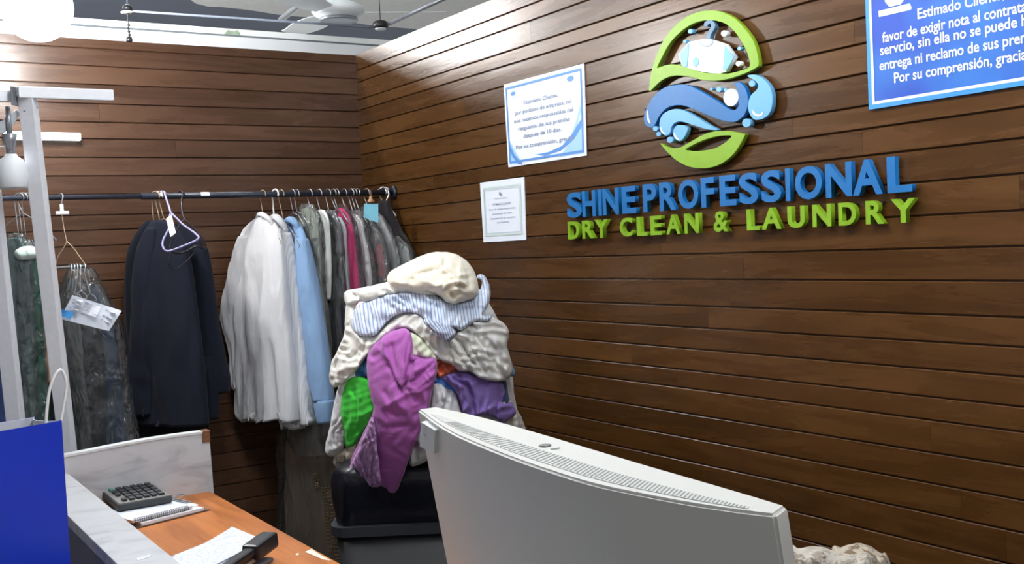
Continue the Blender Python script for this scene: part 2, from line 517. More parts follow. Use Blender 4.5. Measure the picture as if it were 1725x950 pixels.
def letters(word_boxes, base_line, cap_line, mat, colour, group, first_of):
    """each letter is one raised piece, fitted to where it stands on the wall"""
    def lineat(L, u):
        (u0, v0), (u1, v1) = L
        return v0 + (v1 - v0) * (u - u0) / (u1 - u0)
    zb = [wall2(*base_line[0], OFF)[1], wall2(*base_line[1], OFF)[1]]
    for k, (ch, ul, ur, where) in enumerate(word_boxes):
        xl, _ = wall2(ul, lineat(base_line, ul), OFF); xr, _ = wall2(ur, lineat(base_line, ur), OFF)
        um = (ul + ur) / 2
        _, z0 = wall2(um, lineat(base_line, um), OFF); _, z1 = wall2(um, lineat(cap_line, um), OFF)
        me = text_mesh(ch, .5, .030 if ch not in '&' else .02)
        a = mesh_co(me)
        lo, hi = a.min(0), a.max(0)
        a[:, 0] = xl + (a[:, 0] - lo[0]) / (hi[0] - lo[0]) * (xr - xl)
        a[:, 1] = z0 + (a[:, 1] - lo[1]) / (hi[1] - lo[1]) * (z1 - z0)
        a[:, 2] = (a[:, 2] - lo[2]) / (hi[2] - lo[2]) * THK
        set_co(me, a)
        to_wall(me, OFF - THK)
        o = link('sign_letter', me, mat)
        tag(o, f'raised {colour} sign {"ampersand" if ch == "&" else "letter " + ch}, {where}', 'sign letter', group)
        # two hidden studs carry it on the boards
        for fx in (.3, .7):
            bm = bmesh.new()
            add_lathe(bm, (XW + .001, -(xl + (xr - xl) * (.15 if ch in 'LFPE' else fx)), z0 + (z1 - z0) * (.1 if fx < .5 else .9 if ch not in 'LA' else .3)), [(.003, 0), (.003, OFF - THK + .001)], 8, Matrix.Rotation(-math.pi / 2, 3, 'Y'))
            wparent(link('stud', bm_mesh(bm), M_STUD), o)
def q2(x): return 920 + x / 2.6136
nth = ['first', 'second', 'third', 'fourth', 'fifth', 'sixth', 'seventh', 'eighth', 'ninth', 'tenth', 'eleventh', 'twelfth']
def word(txt, spans): return [(c, q2(a), q2(b), f'{nth[i]} of the word {txt}') for i, (c, (a, b)) in enumerate(zip(txt, spans))]
top = word('SHINE', [(93, 158), (161, 219), (231, 246), (251, 321), (335, 397)]) + \
      word('PROFESSIONAL', [(428, 487), (501, 573), (583, 672), (684, 742), (766, 838), (852, 935), (949, 1036), (1056, 1076), (1098, 1216), (1232, 1347), (1350, 1482), (1503, 1612)])
bot = word('DRY', [(97, 146), (160, 211), (215, 274)]) + word('CLEAN', [(325, 381), (400, 447), (460, 510), (529, 592), (610, 673)]) + \
      [('&', q2(738), q2(803), 'between the words CLEAN and LAUNDRY')] + \
      word('LAUNDRY', [(884, 940), (950, 1036), (1064, 1140), (1174, 1256), (1288, 1366), (1408, 1487), (1520, 1627)])
letters(top, ((957, 367.5), (1535, 322.5)), ((957, 325), (1510, 263)), M_SIGNBLUE, 'blue', 'blue letters of SHINE PROFESSIONAL', 0)
letters(bot, ((957, 403.5), (1532, 374.5)), ((957, 373.5), (1540, 333)), M_SIGNGREEN, 'lime green', 'lime green letters of DRY CLEAN & LAUNDRY', 0)

# ---- the emblem above the letters: one thing of raised pieces
c5 = lambda L: [(1080 + x / 6.786, 10 + y / 6.786) for x, y in L]
c6 = lambda L: [(1075 + x / 5.43, 115 + y / 5.43) for x, y in L]
LG0 = onX(1190, 150, XW)
emblem = thing('emblem', 'raised shop emblem of a shirt, waves, water drops and green leaves on the plank wall', 'emblem', (XW, LG0[1], LG0[2]))
def piece(name, polys_px, mat, z=OFF, thk=THK, per=4, label=None, par=None):
    polys = [[wall2(u, v, z) for u, v in P] for P in polys_px]
    me = curve_mesh(polys, thk, per)
    a = mesh_co(me); a[:, 2] += z - thk / 2; set_co(me, a)
    to_wall(me, 0)
    o = wparent(link(name, me, mat), par or emblem)
    if label: o['label'] = label
    return o
def circ(cx, cy, r, conv, ry=None):
    return conv([(cx + r * math.cos(t), cy + (ry or r) * math.sin(t)) for t in np.linspace(0, 2 * math.pi, 20, endpoint=False)])
def stroke(pts, wd):
    P = catmull(pts, 5, False); L, R = [], []
    for i, p in enumerate(P):
        t = P[min(i + 1, len(P) - 1)] - P[max(i - 1, 0)]; t = t / np.linalg.norm(t); n = np.array([-t[1], t[0]])
        L.append(tuple(p + n * wd / 2)); R.append(tuple(p - n * wd / 2))
    return L + R[::-1]
arch_o = [(1094, 153)] + c5([(95, 900), (110, 790), (150, 640), (210, 480), (290, 340), (400, 215), (520, 125), (640, 75), (760, 55), (880, 62), (980, 95), (1090, 165), (1180, 260), (1260, 370), (1310, 490), (1335, 600), (1338, 682), (1330, 690), (1250, 740), (1130, 790), (1000, 830), (870, 852), (740, 850), (640, 830), (540, 805), (450, 795), (380, 795), (300, 815), (220, 860), (150, 925)])
arch_i = c5([(178, 712), (230, 600), (310, 450), (400, 340), (520, 240), (640, 182), (740, 162), (860, 167), (960, 200), (1050, 270), (1120, 360), (1190, 480), (1230, 580), (1245, 650), (1230, 705), (1130, 745), (1000, 775), (870, 775), (740, 768), (620, 740), (520, 705), (430, 680), (350, 670), (260, 685)])
piece('leaf_arch', [arch_o, arch_i], M_SIGNGREEN, label='lime green arch around the shirt')
e_shirt = piece('shirt', [c5([(548, 412), (660, 390), (740, 375), (815, 392), (960, 440), (1065, 580), (975, 745), (905, 770), (800, 766), (650, 742), (520, 702), (470, 692), (425, 555)])], M_SIGNWHITE, per=0, label='white t-shirt shape')
piece('shirt_sleeve', [c5([(546, 428), (432, 556), (474, 688), (520, 698), (536, 560)])], M_SIGNSKY, OFF + .0015, .003, 0, par=e_shirt)
piece('shirt_sleeve', [c5([(956, 455), (1060, 580), (972, 738), (934, 730), (946, 590)])], M_SIGNSKY, OFF + .0015, .003, 0, par=e_shirt)
piece('neckline', [c5(stroke([(662, 392), (690, 440), (745, 460), (795, 440), (818, 395)], 14))], M_SIGNGREY, OFF + .0015, .003, 0, par=e_shirt)
piece('shirt_drop', [circ(622, 638, 32, c5, 50)], M_SIGNSKY, OFF + .0015, .003, 0, par=e_shirt)
piece('hanger_hook', [c5(stroke([(735, 228), (748, 196), (785, 180), (815, 202), (820, 240), (792, 290), (772, 330), (765, 380)], 42))], M_SIGNSTEEL, per=0)
for (x, y, r) in [(560, 290, 24), (945, 315, 32), (497, 405, 16), (1120, 488, 19), (1108, 660, 27)]:
    piece('bubble', [circ(x, y, r, c5)], M_SIGNSKY if r < 27 else M_SIGNWHITE, per=0)
piece('wave', [c6([(110, 540), (70, 520), (52, 470), (60, 415), (85, 350), (140, 262), (220, 190), (300, 160), (400, 150), (480, 165), (560, 207), (640, 252), (720, 302), (790, 350), (850, 384), (890, 380), (915, 350), (925, 300), (922, 230), (905, 180), (880, 140), (905, 128), (945, 145), (980, 190), (1000, 260), (1000, 340), (972, 420), (920, 470), (870, 490), (800, 482), (720, 460), (620, 420), (540, 385), (450, 350), (380, 335), (300, 345), (240, 380), (190, 440), (160, 500), (135, 535)])], M_SIGNBLUE, label='deep blue wave')
piece('small_wave', [c6([(240, 610), (205, 565), (195, 500), (220, 430), (280, 390), (350, 375), (420, 390), (500, 430), (580, 480), (660, 530), (722, 562), (640, 558), (540, 530), (450, 500), (380, 485), (330, 502), (302, 540), (290, 590), (268, 610)])], M_SIGNSKY, label='sky blue wave')
piece('water_drop', [c6([(340, 640), (318, 600), (330, 550), (362, 522), (410, 525), (448, 545), (436, 600), (400, 655), (365, 662)])], M_SIGNSKY)
piece('water_drop', [c6([(1000, 68), (1080, 64), (1150, 108), (1205, 180), (1226, 270), (1216, 370), (1180, 432), (1120, 466), (1060, 466), (1018, 410), (1006, 330), (1032, 250), (1082, 200), (1100, 155), (1065, 108)])], M_SIGNSKY)
piece('bubble', [circ(846, 268, 66, c6, 78)], M_SIGNWHITE, per=0, label='large white bubble inside the wave curl')
for (x, y, r) in [(1040, 140, 27), (738, 196, 20), (668, 190, 11), (798, 200, 14), (990, 500, 38), (155, 553, 21), (185, 602, 19), (290, 655, 26)]:
    piece('bubble', [circ(x, y, r, c6)], M_SIGNSKY, per=0)
piece('glint', [c6([(82, 385), (76, 430), (86, 475), (108, 505), (95, 460), (90, 420)])], M_SIGNWHITE, OFF + .001, .002)
piece('glint', [c6([(1040, 385), (1075, 420), (1110, 425), (1138, 402), (1128, 432), (1085, 440), (1052, 418)])], M_SIGNWHITE, OFF + .001, .002)
piece('glint', [c6([(205, 540), (222, 580), (248, 600), (228, 598), (206, 572)])], M_SIGNWHITE, OFF + .001, .002)
piece('glint', [c6([(330, 590), (345, 630), (370, 648), (350, 650), (330, 625)])], M_SIGNWHITE, OFF + .001, .002)
piece('leaf', [c6([(205, 690), (250, 715), (320, 735), (390, 725), (450, 690), (540, 640), (620, 600), (700, 580), (800, 575), (880, 585), (972, 603), (976, 608), (940, 680), (890, 760), (820, 830), (740, 880), (640, 910), (540, 912), (440, 890), (350, 840), (280, 780), (235, 730)]),
               c6([(430, 745), (500, 700), (600, 655), (720, 620), (850, 615), (830, 650), (780, 692), (700, 735), (600, 755), (500, 760)])], M_SIGNGREEN, label='lime green leaf under the waves')
# stand-off studs
for (u, v) in [(1110, 120), (1190, 25), (1262, 90), (1190, 128), (1190, 95), (1090, 185), (1165, 160), (1245, 185), (1285, 180), (1125, 190), (1145, 225), (1160, 272), (1230, 240), (1190, 36)]:
    bm = bmesh.new(); p = onX(u, v, XW); add_lathe(bm, (XW + .001, p[1], p[2]), [(.003, 0), (.003, OFF - THK + .002)], 8, Matrix.Rotation(-math.pi / 2, 3, 'Y'))
    wparent(link('stud', bm_mesh(bm), M_STUD), emblem)

# ---- printed notices
M_PAPER = plain('white paper', rgb(228, 234, 244), .6, bump=.06, bscale=8)
M_PAPERBLUE = plain('pale blue print', rgb(160, 200, 240), .6)
M_LINEBLUE = plain('blue print', rgb(84, 140, 208), .6)
M_INK = plain('grey blue ink', rgb(140, 150, 172), .7)
M_INKGREEN = plain('pale green print', rgb(196, 214, 208), .7)
M_BLUEBOARD = None
def board_blue():
    m, nt, b = new_mat('blue gradient print')
    tc = mk(nt, 'ShaderNodeTexCoord'); nz = mk(nt, 'ShaderNodeTexNoise'); nz.inputs['Scale'].default_value = 5; nz.inputs['Detail'].default_value = 2
    nt.links.new(tc.outputs['Object'], nz.inputs['Vector'])
    rp = ramp(nt, [(.35, rgb(44, 76, 166)), (.65, rgb(54, 116, 190))]); nt.links.new(nz.outputs['Fac'], rp.inputs[0]); nt.links.new(rp.outputs[0], b.inputs['Base Color'])
    b.inputs['Roughness'].default_value = .35
    return m
M_BLUEBOARD = board_blue()
M_BLUEEDGE = plain('cyan blue print border', rgb(66, 142, 214), .35)
def wall_poly(name, pts2, z, thk, mat, parent, per=0):
    """flat print lying on the wall; pts2 in wall coordinates"""
    me = curve_mesh([pts2], thk, per, bevel=0)
    a = mesh_co(me); a[:, 2] += z - thk / 2; set_co(me, a); to_wall(me, 0)
    return wparent(link(name, me, mat), parent)
def text_on(name, lines, z, mat, parent, embolden=0.0):
    """lines: (text, prefix, x left, x right of the prefix, baseline, cap height, slope)"""
    for body, prefix, xl, xr, zb, cap, slope in lines:
        pm = mesh_co(text_mesh(prefix)); pw = pm[:, 0].max() - pm[:, 0].min()
        me = text_mesh(body, 0, embolden); a = mesh_co(me)
        x0 = a[:, 0].min(); allv, allf = [], []
        X = (a[:, 0] - x0) / pw * (xr - xl); Z = a[:, 1] / .69 * cap
        base = len(allv)
        for x, zz in zip(X, Z):
            allv.append((XW - z, -(xl + x), zb + zz + slope * x))
        for p in me.polygons: allf.append([base + i for i in p.vertices])
        wparent(link(name + '_line', mesh_from(allv, allf), mat), parent)
def frame_poly(q, inset, wid):
    """two nested rectangles for a border line from 4 corner points TL TR BR BL"""
    q = np.array(q, float); c = q.mean(0)
    wx = np.linalg.norm(q[1] - q[0]); hy = np.linalg.norm(q[3] - q[0])
    def ins(d): return [tuple(c + (p - c) * np.array([1 - 2 * d / wx, 1 - 2 * d / hy])) for p in q]
    return [ins(inset), ins(inset + wid)]
def border(name, q, inset, wid, z, mat, parent):
    me = curve_mesh(frame_poly(q, inset, wid), .0006, 0, 0)
    a = mesh_co(me); a[:, 2] += z; set_co(me, a); to_wall(me, 0)
    return wparent(link(name, me, mat), parent)

# white and blue notice
q = [wall2(850, 143), wall2(985, 107), wall2(990, 262), wall2(858, 282)]
c = np.mean(q, 0)
n1 = thing('notice', 'square white paper notice with blue border and swooshes, above the smaller notice', 'notice', (XW, -c[0], c[1]))
wall_poly('sheet', q, .004, .003, M_PAPER, n1)
TL, TR, BR, BL = map(np.array, q)
def bil(s, t): return tuple((TL * (1 - s) + TR * s) * (1 - t) + (BL * (1 - s) + BR * s) * t)
wall_poly('corner_print', [bil(*p) for p in [(.03, .66), (.07, .74), (.13, .86), (.2, .97), (.03, .97)]], .0048, .0006, M_PAPERBLUE, n1)
wall_poly('corner_print', [bil(*p) for p in [(.97, .62), (.88, .76), (.78, .86), (.68, .97), (.97, .97)]], .0048, .0006, M_PAPERBLUE, n1)
wall_poly('swoosh', [bil(*p) for p in [(.03, .7), (.10, .86), (.2, .985), (.145, .985), (.07, .88), (.03, .8)]], .0052, .0006, M_LINEBLUE, n1)
wall_poly('swoosh', [bil(*p) for p in [(.97, .57), (.97, .66), (.86, .80), (.7, .9), (.5, .93), (.38, .9), (.55, .895), (.72, .85), (.86, .72)]], .0052, .0006, M_LINEBLUE, n1)
wall_poly('swoosh', [bil(*p) for p in [(.97, .40), (.95, .52), (.9, .66), (.84, .74), (.9, .58), (.94, .46)]], .0051, .0006, M_PAPERBLUE, n1)
border('border', q, .012, .007, .0056, M_LINEBLUE, n1)
def nl(body, s0, s1, t, cap=.0125):
    a, b = np.array(bil(s0, t)), np.array(bil(s1, t))
    return (body, body, a[0], b[0], a[1], cap, (b[1] - a[1]) / (b[0] - a[0]))
text_on('text', [nl('Estimado Cliente,', .26, .69, .292), nl('por políticas de empresa, no', .135, .85, .392), nl('nos hacemos responsables del', .12, .865, .488), nl('resguardo de sus prendas', .17, .82, .585), nl('después de 10 días.', .235, .72, .682), nl('Por su comprensión, gracias', .125, .86, .80)], .0056, M_INK, n1, .02)
for (s, t, r) in [(.125, .125, .042), (.845, .115, .05)]:
    cc = np.array(bil(s, t))
    wall_poly('printed_emblem', [tuple(cc + r * .42 * np.array([math.cos(k), math.sin(k)])) for k in np.linspace(.2, 2.9, 12)], .0054, .0006, M_INKGREEN, n1)
    wall_poly('printed_emblem', [tuple(cc + r * .36 * np.array([math.cos(k), math.sin(k) * .45 - .2])) for k in np.linspace(0, 6.2, 14)], .0055, .0006, M_LINEBLUE, n1)
text_on('caption', [nl('SHINE PROFESSIONAL', .065, .23, .195, .0045)], .0056, M_INK, n1)
# small white notice
q = [wall2(810, 308), wall2(884, 298), wall2(888, 404), wall2(816, 408)]
c = np.mean(q, 0)
n2 = thing('notice', 'small upright white notice with pale green border, below the blue-bordered one', 'notice', (XW, -c[0], c[1]))
wall_poly('sheet', q, .004, .003, M_PAPER, n2)
TL, TR, BR, BL = map(np.array, q)
border('border', q, .020, .006, .0054, M_INKGREEN, n2)
border('border', q, .030, .0015, .0054, M_INKGREEN, n2)
text_on('text', [nl('ESTIMADO CLIENTE', .29, .70, .405, .0075), nl('favor de revisar sus prendas', .19, .80, .48, .006), nl('al momento de recibir', .26, .72, .555, .006), nl('después no se aceptan', .21, .79, .63, .006), nl('reclamos.', .36, .65, .70, .006)], .0056, M_INK, n2, .01)
text_on('caption', [nl('SHINE PROFESSIONAL', .34, .64, .305, .004)], .0056, M_INK, n2)
cc = np.array(bil(.48, .22))
wall_poly('printed_emblem', [tuple(cc + .011 * np.array([math.cos(k), math.sin(k) * .8])) for k in np.linspace(2.2, 5.9, 12)], .0054, .0006, M_INK, n2)
# big blue sign, runs past the top right of the picture
bl, br_ = wall2(1467, 185), wall2(1725, 148)
xl = bl[0]; zb = bl[1]
xr = xl + .92; zt = zb + .56
q = [(xl, zt), (xr, zt), (xr, zb), (xl, zb)]
n3 = thing('sign', 'large glossy blue customer sign with white text at the top right of the plank wall', 'sign', (XW, -(xl + xr) / 2, (zb + zt) / 2))
wall_poly('board', q, .006, .005, M_BLUEBOARD, n3)
border('edge', q, 0, .010, .0064, M_BLUEEDGE, n3)
border('border', q, .010, .0062, .0068, M_SIGNWHITE, n3)
def bl3(body, prefix, pl, pr, cap=.0215):
    a, b = np.array(wall2(*pl)), np.array(wall2(*pr))
    return (body, prefix, a[0], b[0], (a[1] + b[1]) / 2, cap, 0)
text_on('text', [bl3('Estimado Cliente,', 'Estimado', (1549, 30.5), (1621, 17.5)), bl3('favor de exigir nota al contratar', 'favor de exigir nota al contrat', (1489.5, 68.4), (1724, 25)),
                 bl3('servcio, sin ella no se puede hacer', 'servcio, sin ella no se puede', (1486, 92.6), (1716, 47)), bl3('entrega ni reclamo de sus prendas.', 'entrega ni reclamo de sus pre', (1485, 117), (1721, 76)),
                 bl3('Por su comprensión, gracias', 'Por su comprensión, graci', (1509.5, 137), (1722, 105))], .0068, M_SIGNWHITE, n3, .018)
wall_poly('logo_plate', [wall2(*p) for p in [(1483, 19), (1536, 6), (1539, 14), (1537, 17), (1484, 29)]], .0068, .0006, M_SIGNWHITE, n3)
wall_poly('logo_print', [wall2(*p) for p in [(1493, 2), (1501, 12), (1520, 8), (1528, -2), (1510, -14)]], .0066, .0006, M_INKGREEN, n3)
# ================================================================== LAMPS AND CEILING FITTINGS
M_BLACK = plain('black plastic', rgb(22, 23, 26), .45)
M_BLACKMETAL = plain('black metal', rgb(30, 32, 38), .4, .4, vary=.1)
M_GREYMETAL = plain('grey metal', rgb(150, 154, 160), .35, .6)
M_STEEL = plain('bright steel wire', rgb(190, 192, 196), .28, .85)
M_GLOBE = emit('glowing glass globe', (1, .985, .96, 1), GLOBE_STRENGTH)
M_GLOBE2 = emit('glowing larger globe', (1, .985, .96, 1), 150.0)
M_TUBE = emit('glowing tube', (.97, .985, 1, 1), TUBE_STRENGTH)
M_SMALLTUBE = emit('short glowing tube', (1, .99, .95, 1), 3.2)
def globe_lamp(p, r, label, mat=None):
    t = thing('globe_lamp', label, 'lamp', p)
    bm = bmesh.new(); bmesh.ops.create_uvsphere(bm, u_segments=32, v_segments=20, radius=r)
    link('globe', bm_mesh(bm, True), mat or M_GLOBE, t)
    lathe('socket', (0, 0, r * .93), [(.001, .09), (.022, .09), (.03, .05), (.034, 0), (.001, 0)][::-1], M_BLACK, t)
    tube('cord', [(0, 0, r + .07), (0, 0, CEIL - p[2] - .02)], .004, M_BLACK, t)
    lathe('ceiling_cup', (0, 0, CEIL - p[2] - .03), [(.001, 0), (.04, 0), (.045, .03), (.001, .03)], M_BLACK, t)
    return t
globe_lamp(at(62, 12, 3.35), .108, 'glaring white globe lamp hanging at the top left corner')
globe_lamp((.50, 6.1, H + 1.435), .15, 'globe lamp hanging in the bay beyond the back wall', M_GLOBE2)
globe_lamp((-1.2, 5.9, H + 1.3), .125, 'unseen globe lamp added in the bay beyond the back wall, further left')  # added out of view to brighten the ceiling and beam
def tube_light(p, rz, label):
    t = thing('tube_light', label, 'ceiling light', p, 'tube lights above the counter', (0, 0, rz))
    box('housing', (0, 0, .035), (1.22, .07, .03), M_WHITE, t, bevel=.006)
    bm = bmesh.new(); add_tube(bm, [(-.58, 0, 0), (.58, 0, 0)], .016, 12)
    link('tube', bm_mesh(bm, True), M_TUBE, t)
    for s in (-1, 1):
        box('end_cap', (s * .595, 0, .008), (.03, .036, .045), M_WHITE, t, bevel=.004)
        tube('hanger_rod', [(s * .4, 0, .05), (s * .4, 0, CEIL - p[2] - .1)], .003, M_GREYMETAL, t)
tube_light((1.0, .15, H + 1.25), math.pi / 2, 'unseen fill tube light added above the near end of the counter')  # out-of-view tube added as fill for the shirts and heap
tube_light((.80, 2.1, H + 1.25), math.pi / 2, 'unseen fill tube light added above the far end of the counter')  # another added fill tube, over the desk and papers
tube_light((1.0, 4.6, H + 1.62), 0, 'white tube light under the ceiling above the back wall')
tube_light((1.10, 1.2, H + 1.25), math.pi / 2, 'unseen fill tube light added above the monitor')  # third fill tube, added to brighten faces turned to the camera

# pendant socket
p = at(215, 20, 3.8)
t = thing('pendant_holder', 'small pendant holder with a white disc and empty black socket above the back wall', 'lamp holder', p)
lathe('cap', (0, 0, .006), [(.001, 0), (.017, 0), (.015, .014), (.006, .02), (.001, .02)], M_BLACK, t)
lathe('disc', (0, 0, -.004), [(.001, 0), (.0235, 0), (.0245, .003), (.018, .006), (.001, .006)], M_WHITE, t)
e = at(215, 64, 3.8) - p
bm = bmesh.new()
cpts = [(0, 0, 0)] + [(.002 * math.sin(k * 2.1), .002 * math.cos(k * 1.7), e[2] * k / 8) for k in range(1, 9)]
add_tube(bm, cpts, .0022, 6)
for k in range(4, 8):
    bmesh.ops.create_uvsphere(bm, u_segments=8, v_segments=6, radius=.005, matrix=Matrix.Translation(cpts[k]))
link('chain', bm_mesh(bm, True), M_BLACK, t)
lathe('socket', (0, 0, e[2] - .008), [(.001, -.006), (.009, -.006), (.0115, 0), (.009, .012), (.001, .014)], M_BLACK, t)
tube('rod', [(0, 0, .03), (0, 0, CEIL - p[2])], .002, M_DARKPAINT, t, 6)

# ceiling fan
p = at(570, 25, 5.45)
t = thing('ceiling_fan', 'white ceiling fan with a round motor hanging beyond the back wall', 'fan', p)
lathe('motor', (0, 0, 0), [(.001, -.028), (.075, -.028), (.085, -.02), (.088, -.012), (.12, -.004), (.135, .012), (.135, .03), (.11, .05), (.06, .068), (.03, .09), (.001, .095)], M_WHITE, t, 36)
lathe('motor_ring', (0, 0, -.03), [(.088, 0), (.094, -.006), (.1, 0), (.096, .012), (.088, .012)], M_GREYMETAL, t, 36)
lathe('downrod', (0, 0, .09), [(.014, 0), (.014, CEIL - .1 - p[2] - .09), (.001, CEIL - .1 - p[2] - .09)], M_WHITE, t, 12)
q = onZ(478, 62, p[2]) - p
a0 = math.atan2(q[1], q[0])
for k in range(3):
    a = a0 + k * 2 * math.pi / 3
    R = Matrix.Rotation(a, 4, 'Z') @ Matrix.Rotation(.2, 4, 'X')
    bm = bmesh.new()
    n = 10
    tops, bots = [], []
    for i in range(n + 1):
        s = i / n; x = .13 + s * .42; wd = .05 + .022 * math.sin(math.pi * min(1, s * 1.1)); z = -.004 * s
        tops.append([bm.verts.new(R @ Vector((x, y, z + .012))) for y in (-wd, 0, wd)])
        bots.append([bm.verts.new(R @ Vector((x, y, z + .008))) for y in (-wd, 0, wd)])
    for i in range(n):
        for j in range(2):
            bm.faces.new((tops[i][j], tops[i + 1][j], tops[i + 1][j + 1], tops[i][j + 1]))
            bm.faces.new((bots[i][j], bots[i][j + 1], bots[i + 1][j + 1], bots[i + 1][j]))
        bm.faces.new((tops[i][0], bots[i][0], bots[i + 1][0], tops[i + 1][0])); bm.faces.new((tops[i][2], tops[i + 1][2], bots[i + 1][2], bots[i][2]))
    bm.faces.new([*tops[0], *bots[0][::-1]]); bm.faces.new([*tops[-1][::-1], *bots[-1]])
    link('blade', bm_mesh(bm), M_WHITE, t)

# junction box with its wire and pipes
p = at(641, 44, 5.35)
t = thing('junction_box', 'small black round junction hanging on a wire beside the fan', 'junction box', p)
lathe('housing', (0, 0, 0), [(.001, -.012), (.034, -.012), (.04, -.004), (.04, .012), (.03, .024), (.001, .026)], M_BLACK, t)
lathe('underside', (0, 0, -.016), [(.001, -.002), (.026, -.002), (.03, .004), (.001, .004)], M_WHITE, t)
tube('wire', [(0, 0, .02), (0, 0, CEIL - .1 - p[2])], .002, M_BLACK, t, 6)
a, b = at(655, 40, 5.33), at(760, -8, 5.0)
tag(tube('pipe', [a, b], .011, M_GREYMETAL), 'grey pipe running from the black junction towards the right wall', 'pipe')
a, b = at(628, 46, 5.36), at(225, 19, 5.36)
tag(tube('pipe', [a, b], .006, plain('pale conduit', rgb(120, 128, 142), .5)), 'thin pale conduit running left from the black junction', 'pipe')
a, b = at(472, 33, 5.6), at(530, -12, 5.2)
bt = thing('batten', 'slim grey batten slanting across the ceiling left of the fan', 'batten', (a + b) / 2)
for k, (rr, off, mm) in enumerate([(.013, 0, M_GREYMETAL), (.008, .022, M_WHITE)]):
    wparent(tube('strip', [a + np.array([off, 0, .004 * k]), b + np.array([off, 0, .004 * k])], rr, mm), bt)

# ================================================================== WHITE FRAME, SPOTLIGHT, SHORT TUBE AT LEFT
M_FRAME = plain('pale grey painted steel', rgb(232, 235, 240), .5, vary=.03)
def bar(name, a, b, wx, wy, m, parent, yaw=None, bevel=.002):
    a, b = Vector(a), Vector(b); d = b - a; L = d.length; z = d.normalized()
    x = Vector(RIGHT) if yaw is None else Vector((math.cos(yaw), math.sin(yaw), 0))
    x = (x - z * x.dot(z)).normalized(); y = z.cross(x)
    R = Matrix((x, y, z)).transposed()
    bm = bmesh.new(); add_box(bm, (a + b) / 2, (wx, wy, L), R, bevel)
    o = link(name, bm_mesh(bm), m)
    return wparent(o, parent)
pt, pb = at(45.5, 160, 2.85), at(114, 752, 3.08)
fr = thing('steel_frame', 'pale grey steel frame with a slanting post and short top arms at the left', 'frame', (pb[0], pb[1], 0))
k = (pb[2]) / (pt[2] - pb[2]); pf = pb + (pb - pt) * k; pf[2] = 0
bar('post', pf, pt, .040, .032, M_FRAME, fr)
qt, qb = at(-32, 160, 2.85), at(26, 704, 3.05)
k = (qb[2]) / (qt[2] - qb[2]); qf = qb + (qb - qt) * k; qf[2] = 0
bar('post', qf, qt, .042, .032, M_FRAME, fr)
c0 = onY(33, 158, pt[1] - .01); c1 = onY(190, 159, pt[1] - .01); z_ = (c0[2] + c1[2]) / 2
bar('top_arm', (c0[0] - .004, pt[1] - .012, z_), (c1[0], pt[1] - .012, z_), .021, .03, M_FRAME, fr, math.pi / 2)
bar('top_arm', (c0[0] - .02, pt[1] + .012, z_ - .008), (c0[0] - .5, pt[1] + .012, z_ - .008), .022, .03, M_FRAME, fr, math.pi / 2)
bar('end_plate', np.array([c0[0] - .012, pt[1] - .005, z_ - .035]), np.array([c0[0] - .012, pt[1] - .005, z_ + .015]), .006, .034, M_GREYMETAL, fr)
me = curve_mesh([[(0, 0), (.075, .06), (.085, .045), (.06, .005), (.035, -.02), (0, -.035)]], .012, 0, .001)
a = mesh_co(me); g0 = onY(-8, 212, pt[1] + .03); set_co(me, np.stack([g0[0] + a[:, 0] * .72, g0[1] + a[:, 2], g0[2] + a[:, 1] * .72], 1))
wparent(link('gusset', me, M_GREYMETAL), fr)
for (u, v) in [(15, 181), (41, 187), (63, 181)]:
    b_ = onY(u, v, pt[1] - .02)
    wparent(lathe('bolt', b_, [(.001, 0), (.003, 0), (.003, .002), (.001, .003)], M_GREYMETAL, None, 8, True, Matrix.Rotation(math.pi / 2, 3, 'X')), fr)
# spotlight with a bell shade hanging from the left arm
s0 = onY(22, 318, pt[1] + .02)
sp = thing('spotlight', 'white bell-shaped spotlight hanging beside the slanting steel post', 'spotlight', s0)
lathe('shade', (0, 0, 0), [(.030, 0), (.0335, .004), (.0345, .03), (.033, .052), (.026, .066), (.014, .075), (.012, .08), (.010, .08), (.012, .07), (.023, .06), (.029, .05), (.031, .03), (.030, .004)], M_WHITE, sp, 28)
lathe('neck', (0, 0, .076), [(.001, 0), (.009, 0), (.010, .02), (.013, .034), (.016, .05), (.001, .052)], M_GREYMETAL, sp, 18)
hz = (onY(22, 180, pt[1] + .02)[2] - s0[2]) / 1.16
sp.scale = (1.16, 1.16, 1.16)
tube('stem', [(0, 0, .12), (0, 0, hz)], .006, M_GREYMETAL, sp, 8)
tube('cable', [(0, 0, .09), (-.012, .004, .098), (-.03, .006, .097), (-.05, .004, .10), (-.075, 0, .12), (-.08, 0, hz)], .0018, M_WHITE, sp, 6)
# short bright tube on the back wall
a, b = onY(6, 230, YW - .03), onY(137, 229, YW - .03)
tl = thing('tube_light', 'short bright white tube light fixed on the back plank wall behind the steel post', 'wall light', ((a + b) / 2))
wparent(box('housing', tuple((a + b) / 2 + np.array([0, .019, 0])), (b[0] - a[0], .022, .026), M_WHITE, None, bevel=.003), tl)
bm = bmesh.new(); add_box(bm, tuple((a + b) / 2), (b[0] - a[0] - .006, .016, .029), None, .004)
wparent(link('diffuser', bm_mesh(bm), M_SMALLTUBE), tl)

